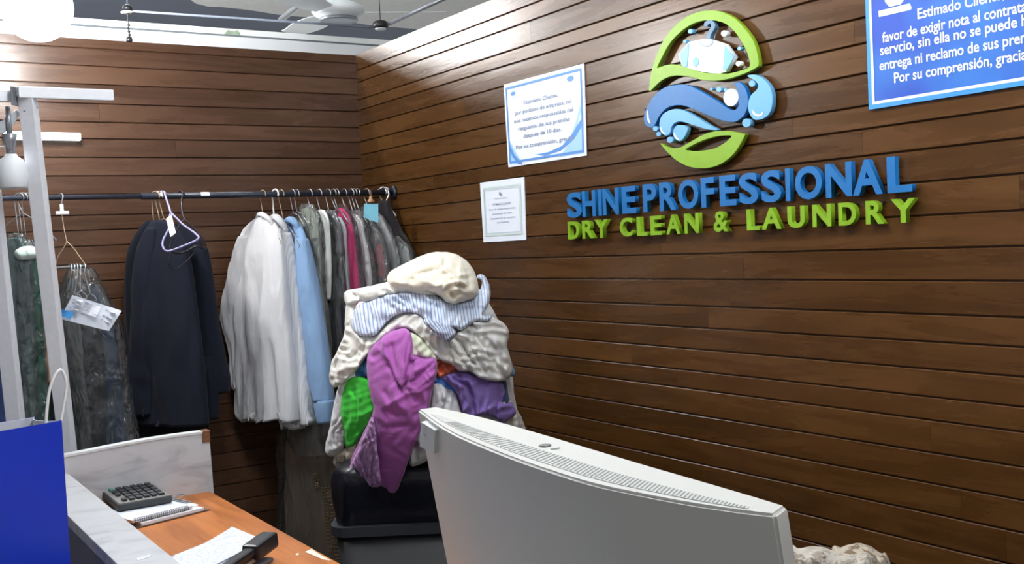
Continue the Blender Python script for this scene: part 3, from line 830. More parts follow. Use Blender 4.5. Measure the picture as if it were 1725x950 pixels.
# ================================================================== CLOTHES RAIL
YR = 3.95
zr = (onY(0, 335, YR)[2] + onY(640, 324, YR)[2]) / 2
xj = onY(238, 332, YR)[0]
M_RAIL = plain('dark blue grey rail', rgb(40, 46, 58), .38, .3, vary=.1)
M_RAIL2 = plain('scuffed steel rail', rgb(74, 78, 92), .35, .6, vary=.2)
rail = thing('clothes_rail', 'long dark clothes rail running in front of the back wall', 'clothes rail', (1.0, YR, zr))
wparent(tube('outer_tube', [(xj, YR, zr), (XW - .004, YR, zr)], .0115, M_RAIL, n=16), rail)
wparent(tube('inner_tube', [(-.7, YR, zr), (xj + .05, YR, zr)], .0088, M_RAIL2, n=16), rail)
wparent(lathe('wall_flange', (XW - .001, YR, zr), [(.001, 0), (.03, 0), (.028, .008), (.016, .012), (.001, .012)], M_RAIL, None, 20, True, Matrix.Rotation(-math.pi / 2, 3, 'Y')), rail)
wparent(tube('upright', [(-.7, YR, 0), (-.7, YR, zr)], .014, M_RAIL, n=14), rail)
xc = onY(347, 327, YR)[0]
bm = bmesh.new()
for (u0_, u1_, rr) in [(337, 352, .0122), (340, 349, .0127), (268, 273, .0121)]:
    xa, xb = onY(u0_, 327, YR)[0], onY(u1_, 327, YR)[0]
    n = 10
    rows_ = []
    for i in range(n + 1):
        ang = math.pi * (.42 + .5 * i / n); wob = .25 * math.sin(i * 2.7 + u0_)
        rows_.append([bm.verts.new((xa + (xb - xa) * (0 + .12 * wob), YR + rr * math.cos(ang + .5), zr + rr * math.sin(ang + .5))),
                      bm.verts.new((xb - (xb - xa) * (.12 * wob), YR + rr * math.cos(ang + .5), zr + rr * math.sin(ang + .5)))])
    for A, B in zip(rows_, rows_[1:]): bm.faces.new((A[0], A[1], B[1], B[0]))
wparent(link('worn_patch', bm_mesh(bm), M_WHITE), rail)['label'] = 'white worn patches on the rail'
# bent loop at the right end
e = onY(648, 322, YR - .02)
wparent(tube('end_hook', [(e[0] - .02, YR, zr + .01), (e[0] - .005, YR - .012, zr + .022), (e[0] + .014, YR - .02, zr + .016), (e[0] + .018, YR - .022, zr - .01), (e[0] + .004, YR - .022, zr - .035), (e[0], YR - .02, zr - .06)], .004, M_STEEL, n=8), rail)

# ================================================================== GARMENTS ON THE RAIL
def hang_plane(u, ang, dy=0.0):
    """vertical plane through the rail at picture column u; w runs across the garment, n out of it towards the counter"""
    p0 = onY(u, 330, YR); p0 = np.array([p0[0], YR + dy, zr])
    wv = np.array([math.sin(ang), -math.cos(ang), 0.0]); n = np.array([-math.cos(ang), -math.sin(ang), 0.0])
    return p0, wv, n
def on_plane(u, v, p0, n, off=0.0):
    r = ray(u, v); return CAM + r * (((p0 + n * off - CAM) @ n) / (r @ n))
def loft(rows, pl, thick=.05, off=0.0, amp=.012, kf=22.0, kv=2.2, seed=1.0, N=72, t0=.35, hem=.0, crinkle=0.0, ck=30, flare=1.0, open_bottom=True, ramp_p=.8, sq=.75):
    """cloth body: horizontal rings between a left and a right picture edge, folded along its height"""
    p0, wv, n = pl
    R = np.array(rows, float)
    vs = R[:, 0]
    m = max(8, int((vs[-1] - vs[0]) / 5.0))
    tt = np.linspace(0, 1, m + 1)
    # smooth interpolation of the edge rows
    par = (vs - vs[0]) / (vs[-1] - vs[0])
    def smooth_interp(y):
        s = np.gradient(y, par) if len(par) > 2 else np.full(len(par), (y[-1] - y[0]))
        k = np.clip(np.searchsorted(par, tt, side='right') - 1, 0, len(par) - 2)
        h = par[k + 1] - par[k]; x = (tt - par[k]) / h
        return (2 * x ** 3 - 3 * x ** 2 + 1) * y[k] + (x ** 3 - 2 * x ** 2 + x) * h * s[k] * .8 + (-2 * x ** 3 + 3 * x ** 2) * y[k + 1] + (x ** 3 - x ** 2) * h * s[k + 1] * .8
    V = vs[0] + tt * (vs[-1] - vs[0]); UL = smooth_interp(R[:, 1]); UR = smooth_interp(R[:, 2])
    th = np.linspace(0, 2 * np.pi, N, endpoint=False)
    cs, sn = np.cos(th), np.sin(th)
    xs = np.sign(cs) * np.abs(cs) ** sq; ys = np.sign(sn) * np.abs(sn) ** .8
    verts, cu_ = [], []
    ref = None
    for i in range(m + 1):
        A = on_plane(UL[i], V[i], p0, n, off); B = on_plane(UR[i], V[i], p0, n, off)
        C = (A + B) / 2; hw = (B - A) / 2; hwl = np.linalg.norm(hw)
        if ref is None: ref = p0
        s_abs = ((C[None, :] + hw[None, :] * xs[:, None]) - ref) @ wv
        hgt = zr - C[2]
        rp = min(1.0, (tt[i] / .5) ** ramp_p) if tt[i] > 0 else 0
        tk = thick * (t0 + (1 - t0) * min(1, (tt[i] / .18) ** .7)) * (1 + (flare - 1) * tt[i])
        tk = min(tk, hwl * .9)
        env = np.abs(sn) ** .6
        f = fbm(s_abs * kf + .25 * fbm(s_abs * 6, s_abs * 0 + hgt * 3, seed + 3, 2), np.full(N, hgt * kv), seed, 3)
        f2 = fbm(s_abs * kf * .9 + 13, np.full(N, hgt * kv), seed + 20, 3)
        side = (sn >= 0)
        fold = np.where(side, f, f2 * .6 - f * .4)
        disp = ys * tk + (amp * rp + .0015) * fold * env * np.where(side, 1, -1)
        if crinkle:
            disp = disp + crinkle * ridged(s_abs * ck, np.full(N, hgt * ck * .5), seed + 7, 3) * np.where(side, 1, -1)
        P = C[None, :] + hw[None, :] * xs[:, None] + n[None, :] * disp[:, None]
        if hem and i >= m - 3:
            P[:, 2] += hem * fbm(s_abs * 14, np.zeros(N), seed + 5, 2) * (1 - (m - i) / 4)
        verts.append(P); cu_.append(s_abs + (0 if True else 0))
    verts = np.concatenate(verts); cu_ = np.concatenate(cu_)
    faces = []
    for i in range(m):
        for k in range(N):
            k2 = (k + 1) % N
            faces.append((i * N + k, (i + 1) * N + k, (i + 1) * N + k2, i * N + k2))
    extra = []
    top = verts[:N].mean(0) + np.array([0, 0, .004]); extra.append(top)
    it = len(verts)
    faces += [(it, k, (k + 1) % N) for k in range(N)]
    if open_bottom:
        last = verts[m * N:]
        cen = last.mean(0)
        inner = cen + (last - cen) * .9 + np.array([0, 0, .03])
        extra += list(inner)
        i0 = it + 1
        faces += [(m * N + k, i0 + k, i0 + (k + 1) % N, m * N + (k + 1) % N) for k in range(N)]
        extra.append(cen + np.array([0, 0, .05])); ib = i0 + N
        faces += [(i0 + k, ib, i0 + (k + 1) % N) for k in range(N)]
    allv = np.concatenate([verts, np.array(extra)])
    me = mesh_from(allv, faces, True)
    bm = bmesh.new(); bm.from_mesh(me); bmesh.ops.recalc_face_normals(bm, faces=bm.faces); bm.to_mesh(me); bm.free()
    at_ = me.attributes.new('cloth_u', 'FLOAT', 'POINT')
    arr = np.zeros(len(allv), np.float32); arr[:len(cu_)] = cu_; at_.data.foreach_set('value', arr)
    return me
FILM = plastic_film('clear polythene cover', haze=.035, shine=.6, scale=22)
FILM2 = plastic_film('crinkled polythene cover', haze=.11, scale=26, shine=1.7)
FILM_LEFT = plastic_film('clear polythene bag', haze=.035, scale=24, shine=1.5)
def widen(rows, l, r, down=0, up=0):
    out = [(v, a - l, b + r) for v, a, b in rows]
    out[0] = (out[0][0] - up, out[0][1] + l * .6, out[0][2] - r * .6); out[-1] = (out[-1][0] + down, out[-1][1], out[-1][2])
    return out
def garment(name, label, cat, rows, pl, mat, thick=.045, group=None, sleeves=(), cover=None, seed=1.0, amp=.012, kf=20, cover_rows=None, **kw):
    p0 = pl[0]
    top = on_plane((rows[0][1] + rows[0][2]) / 2, rows[0][0], pl[0], pl[2])
    t = thing(name, label, cat, top, group)
    wparent(link('body', loft(rows, pl, thick, seed=seed, amp=amp, kf=kf, **kw), mat), t)
    for srows, off, th in sleeves:
        wparent(link('sleeve', loft(srows, pl, th, off, amp=amp * .55, kf=kf * 1.3, kv=5, seed=seed + 31, N=40, t0=.6, crinkle=.0012, ck=26), mat), t)
    if cover:
        cr = cover_rows or widen(rows, 5, 6, 18, 8)
        wparent(link('plastic_cover', loft(cr, pl, thick + .010, .002, amp=amp * 1.1, kf=kf * .8, seed=seed + 50, crinkle=.0035, ck=22, open_bottom=False), cover), t)
    return t
def hanger(label, u, pl, neck, half, mat, r=.0021, drop=.10, group='hangers on the clothes rail', bar_=True, name='hanger', loops=0):
    """hook over the rail, straight neck, sloping shoulders in the plane of its garment"""
    p0, wv, n = pl
    t = thing(name, label, 'hanger', (p0[0], p0[1], p0[2]), group)
    R = .0155 + r
    hook = [p0 + wv * (R * math.cos(a)) + np.array([0, 0, R * math.sin(a)]) for a in np.linspace(-.5, math.pi * .98, 12)]
    nk = on_plane(neck[0], neck[1], p0, n)
    hook = [h for h in hook]
    mid = hook[-1] + np.array([0, 0, -.018])
    wparent(tube('hook', hook + [mid, nk * .6 + mid * .4, nk], r, mat, n=8), t)
    L, Rr = nk - wv * half - np.array([0, 0, drop]), nk + wv * half - np.array([0, 0, drop])
    pts = [nk, nk * .5 + L * .5 + np.array([0, 0, .012]), L, L * .93 + Rr * .07 - np.array([0, 0, .012]), L * .07 + Rr * .93 - np.array([0, 0, .012]), Rr, nk * .5 + Rr * .5 + np.array([0, 0, .012])] if bar_ else [nk, L, Rr]
    wparent(tube('shoulder_bar', pts, r, mat, n=8, closed=True), t)
    return t
NAVY = cloth('dark navy suiting', rgb(25, 29, 42), .85, .35, 9, sheen=.04)
NAVY2 = cloth('black navy suiting', rgb(22, 26, 38), .85, .35, 9, sheen=.04)
BLACKC = cloth('black cloth', rgb(18, 20, 28), .85, .4, 10, sheen=.03)
WHITEC = cloth('white cotton', rgb(230, 231, 234), .85, .55, 14, (1, 1, .3))
WHITEC2 = cloth('white cotton with woven stripe', rgb(228, 229, 232), .85, .5, 16, (1, 1, .3), stripes=(rgb(210, 213, 218), .007, .4))
BLUEC = cloth('pale blue oxford', rgb(142, 176, 216), .85, .5, 15, (1, 1, .35))
M_WOODHANG = plain('pale hanger wire', rgb(186, 168, 140), .4, .3)
M_LAV = plain('lavender plastic', rgb(150, 146, 190), .35)
M_WHITEPL = plain('white plastic', rgb(232, 232, 230), .35)
M_DARKWIRE = plain('dark coated wire', rgb(44, 36, 44), .4, .2)

# ---- dark suits
G = 'dark suit jackets on the rail'
pJ2 = hang_plane(254, .62); pJ1 = hang_plane(288, .62); pJ3 = hang_plane(318, .62); pTr = hang_plane(304, .62)
garment('jacket', 'dark navy jacket in front of the group of dark suits on the rail', 'jacket',
        [(372, 256, 286), (380, 250, 294), (392, 244, 302), (415, 235, 314), (450, 228, 322), (520, 223, 332), (600, 221, 342), (680, 221, 348), (716, 224, 350)], pJ2, NAVY, .034, G, seed=2, amp=.016, kf=13, flare=1.2,
        sleeves=[([(384, 248, 262), (396, 241, 264), (418, 233, 264), (470, 225, 262), (540, 221, 260), (620, 219, 258), (700, 224, 256)], .022, .022)])
garment('jacket', 'black-blue jacket whose left shoulder shows behind the front dark jacket', 'jacket',
        [(372, 246, 276), (382, 238, 284), (400, 226, 298), (425, 216, 306), (460, 212, 312), (520, 210, 318), (600, 212, 326), (680, 217, 330), (702, 219, 330)], pJ1, NAVY2, .03, G, seed=3, amp=.014, kf=13)
garment('jacket', 'dark navy jacket with long sleeve, rightmost of the dark suits', 'jacket',
        [(378, 290, 314), (388, 284, 326), (404, 282, 338), (430, 284, 347), (480, 288, 354), (540, 292, 360), (600, 296, 364), (660, 302, 368), (700, 308, 366)], pJ3, NAVY, .03, G, seed=4, amp=.014, kf=13,
        sleeves=[([(418, 326, 347), (470, 332, 357), (540, 340, 366), (600, 346, 376), (650, 348, 384), (662, 352, 382)], .0, .04), ([(600, 338, 362), (660, 342, 368), (706, 346, 366)], .03, .03)])
garment('trousers', 'long black trousers hanging below the dark jackets', 'trousers',
        [(540, 248, 330), (620, 238, 342), (690, 233, 350), (770, 236, 350)], pTr, BLACKC, .028, seed=5, amp=.014, kf=14)
for (u, nk, lab) in [(262, (259, 374), 'pale wire hanger in the front dark jacket, leftmost hook of the suits'), (268, (270, 374), 'pale wire hanger second hook of the dark suits'), (274, (276, 368), 'pale wire hanger third hook of the dark suits')]:
    hanger(lab, u, hang_plane(u, .62), nk, .045, M_WOODHANG, .0022, drop=.05)
# empty plastic hangers hung over the suits
def px_tube(name, pts, d, r, m, parent, closed=False, per=5, n=8):
    P = catmull(pts, per, closed); D = np.full(len(P), d) if np.isscalar(d) else np.interp(np.linspace(0, 1, len(P)), np.linspace(0, 1, len(d)), d)
    return wparent(tube(name, [at(u, v, dd) for (u, v), dd in zip(P, D)], r, m, n=n, closed=closed), parent)
dR = lambda u: YR / ray(u, 330)[1]
d0 = dR(272)
t = thing('hanger', 'empty lavender plastic hanger hung over the dark jackets', 'hanger', at(272, 330, d0), 'hangers on the clothes rail')
px_tube('hook', [(267, 330), (268, 325), (272, 322.5), (277, 324), (279, 332), (284, 346), (288, 360)], [d0 + .012, d0, d0 - .006, d0 - .014, d0 - .03, d0 - .09, d0 - .13], .0038, M_LAV, t)
px_tube('frame', [(287, 360), (286, 380), (280, 394), (275, 404), (274, 414), (279, 422), (288, 422), (310, 414), (330, 405), (335, 400), (331, 395), (322, 388), (308, 378), (296, 366)], [d0 - .13, d0 - .2, d0 - .25, d0 - .25, d0 - .22, d0 - .17, d0 - .14], .0036, M_LAV, t, True)
d0 = dR(304)
t = thing('hanger', 'empty black hanger with thin wire trouser bar hung over the dark jackets', 'hanger', at(304, 328, d0), 'hangers on the clothes rail')
px_tube('hook', [(301, 331), (301, 325), (304, 322), (308, 325), (306, 340), (307, 358), (312, 372)], [d0 + .014, d0, d0 - .006, d0 - .014, d0 - .03, d0 - .1, d0 - .14], .0036, M_DARKWIRE, t)
px_tube('frame', [(311, 371), (322, 380), (334, 392), (343, 405), (346, 414), (342, 418), (330, 415), (310, 425), (296, 426), (287, 420), (288, 408), (296, 392), (305, 376)], [d0 - .14, d0 - .14, d0 - .13, d0 - .16, d0 - .22, d0 - .2, d0 - .15], .0034, M_DARKWIRE, t, True)
px_tube('wire_bar', [(287, 422), (285, 436), (286, 448), (292, 453), (302, 450), (316, 438), (328, 424)], [d0 - .22, d0 - .22, d0 - .2, d0 - .18, d0 - .16], .0018, M_DARKWIRE, t)
tg = at(286, 368, dR(272) - .14)
wt = thing('paper_tag', 'small white paper tag tied at the lavender hanger', 'tag', tg)
bm = bmesh.new()
vs = [bm.verts.new(at(u, v, d)) for u, v, d in [(280, 368, dR(272) - .16), (289, 362, dR(272) - .15), (296, 392, dR(272) - .22), (287, 399, dR(272) - .23)]]
f_ = bm.faces.new(vs); r = bmesh.ops.extrude_face_region(bm, geom=[f_]); bmesh.ops.translate(bm, vec=FWD * .001, verts=[q for q in r['geom'] if isinstance(q, bmesh.types.BMVert)])
wparent(link('card', bm_mesh(bm), M_PAPER), wt)
wparent(tube('loop', [at(283, 369, dR(272) - .17), at(286, 361, dR(272) - .128), at(289, 360, dR(272) - .13), at(287, 370, 3.56)], .0012, M_WHITEPL, None, 6), wt)

# ---- white and blue shirts
pW1 = hang_plane(446, .30); pW2 = hang_plane(470, .30); pBl = hang_plane(492, .28)
G = 'loose shirts on the rail'
sh = garment('shirt', 'plain white long-sleeved shirt, leftmost of the loose shirts on the rail', 'shirt',
        [(366, 434, 454), (374, 424, 462), (386, 411, 469), (402, 406, 474), (430, 403, 477), (470, 400, 480), (520, 398, 484), (580, 397, 489), (640, 398, 494), (684, 400, 498), (700, 404, 499), (710, 410, 499)], pW1, WHITEC, .032, G, seed=8, amp=.024, kf=22, hem=.012, flare=1.3, crinkle=.0022, ck=24,
        sleeves=[([(398, 405, 424), (430, 397, 416), (470, 389, 409), (505, 382, 404), (530, 379, 400), (552, 381, 400), (575, 386, 402), (610, 391, 404), (655, 394, 405)], .012, .035)])
WHITE_TRIM = plain('white stitched trim', rgb(226, 228, 232), .8, bump=.3, bscale=120)
def strip(name, L, pl, off, wpx, mat, parent, d=.004):
    """narrow band of cloth following picture points on the garment plane"""
    P = catmull(L, 5, False)
    bm = bmesh.new(); prev = None
    for i, (u, v) in enumerate(P):
        A, B = on_plane(u - wpx / 2, v, pl[0], pl[2], off), on_plane(u + wpx / 2, v, pl[0], pl[2], off)
        cur = [bm.verts.new(A), bm.verts.new(B), bm.verts.new(B + pl[2] * d), bm.verts.new(A + pl[2] * d)]
        if prev:
            for k in range(4): bm.faces.new((prev[k], prev[(k + 1) % 4], cur[(k + 1) % 4], cur[k]))
        else: bm.faces.new(cur[::-1])
        prev = cur
    bm.faces.new(prev)
    return wparent(link(name, bm_mesh(bm, True), mat), parent)
def collar(pl, pts, parent, mat, r=.010, off=0.0):
    P = catmull(pts, 5, False)
    a = [on_plane(u, v, pl[0], pl[2], off + .02 * math.sin(math.pi * i / (len(P) - 1))) for i, (u, v) in enumerate(P)]
    return wparent(tube('collar', a, [r * (.7 + .5 * math.sin(math.pi * i / (len(P) - 1))) for i in range(len(P))], mat, n=10), parent)
collar(pW1, [(433, 367), (437, 361), (445, 363), (454, 370), (461, 381)], sh, WHITEC, .0085)
sh2 = garment('shirt', 'white shirt with lace at the hem, between plain white and pale blue shirts', 'shirt',
        [(368, 452, 472), (378, 452, 480), (392, 455, 484), (420, 460, 489), (470, 464, 494), (530, 468, 500), (600, 470, 507), (660, 470, 513), (700, 471, 517), (722, 475, 512)], pW2, WHITEC2, .024, G, seed=12, amp=.018, kf=24, hem=.008, crinkle=.002, ck=24,
        sleeves=[([(392, 468, 487), (450, 477, 497), (520, 487, 504), (600, 496, 512), (680, 506, 522), (716, 511, 528)], .0, .035)])
M_LACE = cloth('openwork lace', rgb(222, 222, 224), .9, .4, 20, print_col=rgb(150, 152, 158), print_scale=55)
strip('lace_panel', [(487, 668), (487, 690), (487, 706), (488, 718)], pW2, .052, 17, M_LACE, sh2, .004)
strip('placket', [(470, 385), (476, 440), (478, 500), (477, 560), (476, 640)], pW2, .048, 5, WHITE_TRIM, sh2, .004)
bs = garment('shirt', 'pale blue long-sleeved shirt, right of the white shirts on the rail', 'shirt',
        [(372, 482, 500), (382, 480, 508), (400, 482, 515), (440, 486, 524), (500, 492, 534), (560, 498, 543), (620, 506, 549), (670, 512, 552), (692, 516, 552)], pBl, BLUEC, .024, G, seed=15, amp=.013, kf=18, crinkle=.0015, ck=22,
        sleeves=[([(402, 500, 516), (450, 506, 526), (510, 513, 537), (570, 519, 546), (630, 526, 553), (676, 533, 557)], .014, .036), ])
wparent(link('cuff', loft([(674, 533, 558), (692, 536, 559), (713, 540, 559)], pBl, .038, .016, amp=.003, N=40, t0=.9), BLUEC), [c for c in bs.children if c.name.startswith('sleeve')][0])
collar(pBl, [(480, 380), (484, 372), (492, 371), (499, 378), (504, 388)], bs, BLUEC, .012)
collar(pW2, [(452, 372), (460, 366), (468, 368), (476, 378), (482, 388)], sh2, WHITEC2, .012)
hanger('white plastic hanger with a curved hook in the white shirts', 464, hang_plane(464, .3), (462, 366), .06, M_WHITEPL, .0036, drop=.05)
hanger('thin brown wire hanger in the plain white shirt', 443, hang_plane(443, .3), (444, 366), .10, M_WOODHANG, .0016)
hanger('thin brown wire hanger in the pale blue shirt', 474, hang_plane(474, .28), (478, 372), .09, M_WOODHANG, .0016)

# ---- bagged garments towards the corner
G = 'bagged garments in the corner'
def C_(nm, r, g, b, **kw): return cloth(nm, rgb(r, g, b), .85, .5, 14, **kw)
bagged = [
    ('blouse', 'sage green blouse under clear polythene beside the pale blue shirt', 'blouse', 512, [(352, 508, 524), (364, 500, 532), (384, 495, 536), (420, 496, 538), (470, 500, 540), (540, 506, 548), (640, 514, 556)], C_('sage cotton', 160, 170, 150), FILM2, (493, (494, 358)), .2),
    ('shirt', 'pale grey long-sleeved shirt under polythene with its cuff hanging free', 'shirt', 528, [(354, 534, 546), (364, 531, 552), (384, 532, 555), (420, 535, 557), (470, 538, 558), (492, 540, 557), (506, 541, 556)], C_('pale grey cotton', 226, 230, 226), None, (522, (524, 356)), .2),
    ('trousers', 'charcoal trousers under polythene behind the pale grey shirt', 'trousers', 545, [(362, 548, 562), (380, 545, 568), (410, 547, 571), (470, 549, 574), (560, 550, 584), (660, 550, 590)], C_('charcoal wool', 44, 50, 62), FILM2, (538, (540, 358)), .22),
    ('shirt', 'light grey shirt under polythene left of the pink blouse', 'shirt', 560, [(366, 562, 574), (380, 564, 581), (410, 567, 583), (450, 569, 586), (520, 572, 590)], C_('light grey cotton', 190, 196, 204), None, (553, (556, 362)), .22),
    ('blouse', 'bright pink blouse in the row of bagged garments', 'blouse', 571, [(352, 566, 580), (366, 570, 588), (390, 578, 595), (430, 583, 600), (480, 588, 605), (540, 592, 610)], C_('bright pink cloth', 232, 56, 128), FILM, (562, (566, 352)), .22),
    ('shirt', 'white and pale pink shirt under polythene right of the pink blouse', 'shirt', 588, [(362, 590, 602), (374, 588, 608), (396, 593, 612), (420, 600, 617), (446, 604, 623), (520, 606, 628)], C_('pale pink white cotton', 236, 226, 232), FILM2, (580, (584, 356)), .22),
    ('blouse', 'dark blouse with red print under polythene near the corner', 'blouse', 604, [(376, 606, 622), (390, 604, 634), (410, 608, 642), (450, 612, 648), (540, 618, 656)], cloth('dark red print', rgb(58, 50, 56), .85, .4, 14, print_col=rgb(160, 40, 60), print_scale=14), FILM2, (592, (596, 362)), .25),
    ('jacket', 'grey jacket under shiny polythene near the corner', 'jacket', 618, [(356, 606, 624), (366, 604, 640), (386, 612, 652), (410, 620, 662), (450, 628, 670), (540, 632, 676)], C_('mid grey wool', 128, 130, 136), FILM2, (602, (606, 356)), .25),
    ('shirt', 'light grey short-sleeved shirt under polythene, last before the right wall', 'shirt', 634, [(406, 652, 670), (416, 652, 684), (436, 656, 690), (480, 660, 694), (540, 664, 698)], C_('soft grey cotton', 172, 174, 174), FILM2, (618, (640, 400)), .25),
]
for i, (nm, lab, cat, u, rows, mat, cov, (hu, hn), ang) in enumerate(bagged):
    pl = hang_plane(u, ang)
    garment(nm, lab, cat, rows, pl, mat, .011, G, seed=20 + i * 3, amp=.009, kf=26, cover=cov, t0=.5, crinkle=.001)
    hanger('steel wire hanger of the ' + lab.split(' under')[0].split(' in the')[0].split(' behind')[0], hu, hang_plane(hu, ang), hn, .07, M_STEEL, .0020, drop=.05)
for k, (hu, hn) in enumerate([(500, (500, 356)), (567, (570, 356)), (597, (600, 356))]):
    hanger(['steel wire hanger beside the sage green blouse', 'steel wire hanger beside the pink blouse', 'steel wire hanger between the printed blouse and the grey jacket'][k], hu, hang_plane(hu, .22), hn, .07, M_STEEL, .0020, drop=.05)
pl = hang_plane(640, .3)
garment('suit_cover', 'black suit cover hanging at the end of the rail in the corner', 'suit cover', [(338, 640, 653), (352, 636, 658), (380, 636, 670), (410, 642, 688), (450, 650, 706), (540, 656, 716)], pl, C_('black nylon', 34, 31, 34), .03, None, seed=61, amp=.012, kf=16)
hanger('large bright steel hanger hook at the right end of the rail', 646, hang_plane(646, .3), (646, 344), .07, M_STEEL, .0034, drop=.05)
d = dR(625) - .2
tg = thing('price_tag', 'light blue card tag on a tan clip hanging at the corner end of the rail', 'tag', at(625, 345, d))
bm = bmesh.new()
vs = [bm.verts.new(at(u, v, d)) for u, v in [(613, 343), (637, 343), (637, 375), (630, 373), (613, 366)]]
f_ = bm.faces.new(vs); r = bmesh.ops.extrude_face_region(bm, geom=[f_]); bmesh.ops.translate(bm, vec=FWD * .002, verts=[q for q in r['geom'] if isinstance(q, bmesh.types.BMVert)])
wparent(link('card', bm_mesh(bm), plain('light blue card', rgb(116, 186, 208), .6, vary=.05)), tg)
M_TAN = plain('tan plastic', rgb(178, 138, 104), .4)
wparent(lathe('clip', at(625, 341, d), [(.001, 0), (.013, 0), (.014, .006), (.007, .014), (.006, .022), (.001, .024)], M_TAN, None, 14), tg)
wparent(tube('string', [at(625, 333, d), at(625, 328, d + .1), np.array([onY(625, 326, YR)[0], YR, zr + .012])], .0012, M_TAN, None, 6), tg)
# ---- bagged garments at the left end of the rail
LA = .85
G = 'bagged garments at the left end'
left_items = [
    ('dress', 'emerald green dress under polythene seen between the two steel posts', 'dress', 40, [(412, 30, 54), (424, 20, 60), (446, 18, 66), (500, 24, 70), (570, 32, 75), (640, 38, 79), (720, 44, 84)], C_('emerald green cloth', 20, 104, 80), FILM_LEFT, 2),
    ('dress', 'teal grey dress under polythene partly behind the outer steel post', 'dress', 30, [(402, 14, 36), (416, 5, 46), (450, 2, 50), (520, 2, 54), (600, 6, 58), (720, 10, 62)], C_('teal grey cloth', 112, 146, 146), FILM_LEFT, 3),
    ('trousers', 'tan trousers hanging just left of the slanting post', 'trousers', 52, [(430, 56, 66), (470, 56, 74), (540, 55, 84), (600, 58, 92), (634, 62, 96), (645, 70, 96)], C_('tan cotton', 172, 142, 116), None, 4),
    ('trousers', 'black trousers hanging low behind the slanting post', 'trousers', 60, [(560, 70, 96), (640, 72, 104), (740, 76, 112)], BLACKC, None, 5),
    ('skirt', 'blue-grey skirt at the left edge behind the outer post', 'skirt', 6, [(500, -24, 4), (560, -26, 10), (660, -24, 14), (730, -22, 18)], C_('lavender grey cloth', 116, 122, 148), None, 6),
    ('trousers', 'dark blue trousers at the left edge of the rail', 'trousers', -2, [(600, -30, 12), (660, -28, 18), (740, -26, 24)], C_('dark blue denim', 40, 56, 96), None, 7),
]
for nm, lab, cat, u, rows, mat, cov, sd in left_items:
    garment(nm, lab, cat, rows, hang_plane(u, LA), mat, .018, G, seed=70 + sd, amp=.012, kf=20, cover=cov, t0=.5)
pl = hang_plane(38, LA)
hanger('grey hanger on the rail above the emerald dress', 38, pl, (38, 358), .12, M_STEEL, .0022)
for k, u in enumerate((32, 38, 44)):
    hanger(['left', 'middle', 'right'][k] + ' one of the three small steel hooks above the emerald dress', u, hang_plane(u, LA), (u + 1, 408), .07, M_STEEL, .0018, drop=.03)
tp = thing('collar_tissue', 'crumpled white tissue over the neck of the emerald dress', 'tissue', on_plane(48, 424, pl[0], pl[2]))
wparent(link('tissue', loft([(415, 40, 56), (420, 32, 62), (430, 29, 66), (438, 34, 58)], pl, .04, .012, crinkle=.004, ck=40, N=40, t0=.7), C_('pale green tissue', 190, 208, 200)), tp)

# hanging bar group with the receipts card
pT = hang_plane(100, .9)
G = 'bagged trousers on the swing bar'
for nm, lab, u, rows, mat, sd in [
    ('trousers', 'grey trousers, leftmost on the swing bar beside the slanting post', 104, [(470, 108, 130), (520, 103, 136), (600, 108, 146), (680, 116, 152), (770, 124, 156)], C_('grey wool', 112, 116, 116), 1),
    ('trousers', 'charcoal trousers in the middle of the swing bar', 112, [(476, 124, 148), (530, 126, 168), (600, 132, 176), (680, 138, 180), (770, 146, 184)], C_('charcoal black wool', 52, 54, 60), 2),
    ('trousers', 'blue denim trousers right of the charcoal pair on the swing bar', 122, [(480, 146, 164), (530, 156, 186), (600, 164, 200), (680, 174, 210), (770, 182, 216)], C_('blue grey denim', 58, 76, 100), 3)]:
    garment(nm, lab, 'trousers', rows, hang_plane(u, .9), mat, .018, G, seed=90 + sd, amp=.013, kf=20, t0=.6)
cv = thing('polythene_cover', 'shiny crinkled polythene cover over the trousers on the swing bar', 'plastic cover', on_plane(150, 470, pT[0], pT[2]))
wparent(link('film', loft([(452, 116, 158), (470, 108, 166), (500, 103, 182), (540, 100, 200), (600, 106, 212), (680, 114, 224), (770, 122, 238)], pT, .05, .02, amp=.02, kf=12, seed=97, crinkle=.006, ck=20, open_bottom=False), FILM_LEFT), cv)
G = None
sw = thing('swing_bar', 'thin metal swing bar hanging from strings and a white clip on the rail', 'hanging bar', on_plane(103, 350, pT[0], pT[2]))
dd = dR(103)
px_tube('bar', [(92, 451), (110, 450), (130, 449), (146, 447)], dd - .03, .0045, M_STEEL, sw)
px_tube('string', [(104, 358), (107, 380), (111, 400), (112, 408), (107, 418), (98, 432), (93, 450)], dd - .02, .0016, M_WOODHANG, sw)
px_tube('string', [(112, 406), (124, 418), (134, 432), (144, 446)], dd - .02, .0016, M_WOODHANG, sw)
px_tube('hook', [(100, 336), (100, 329), (103, 326.5), (106, 330), (104, 340), (103, 352)], [dd + .012, dd, dd - .012, dd - .014], .0022, M_STEEL, sw)
c_ = at(105, 358.5, dd - .02)
wparent(box('clip', tuple(c_), (.043, .012, .012), M_WHITEPL, None, bevel=.003), sw)
wparent(box('clip_neck', tuple(at(104, 351, dd - .02)), (.012, .01, .03), M_WHITEPL, None, bevel=.003), sw)
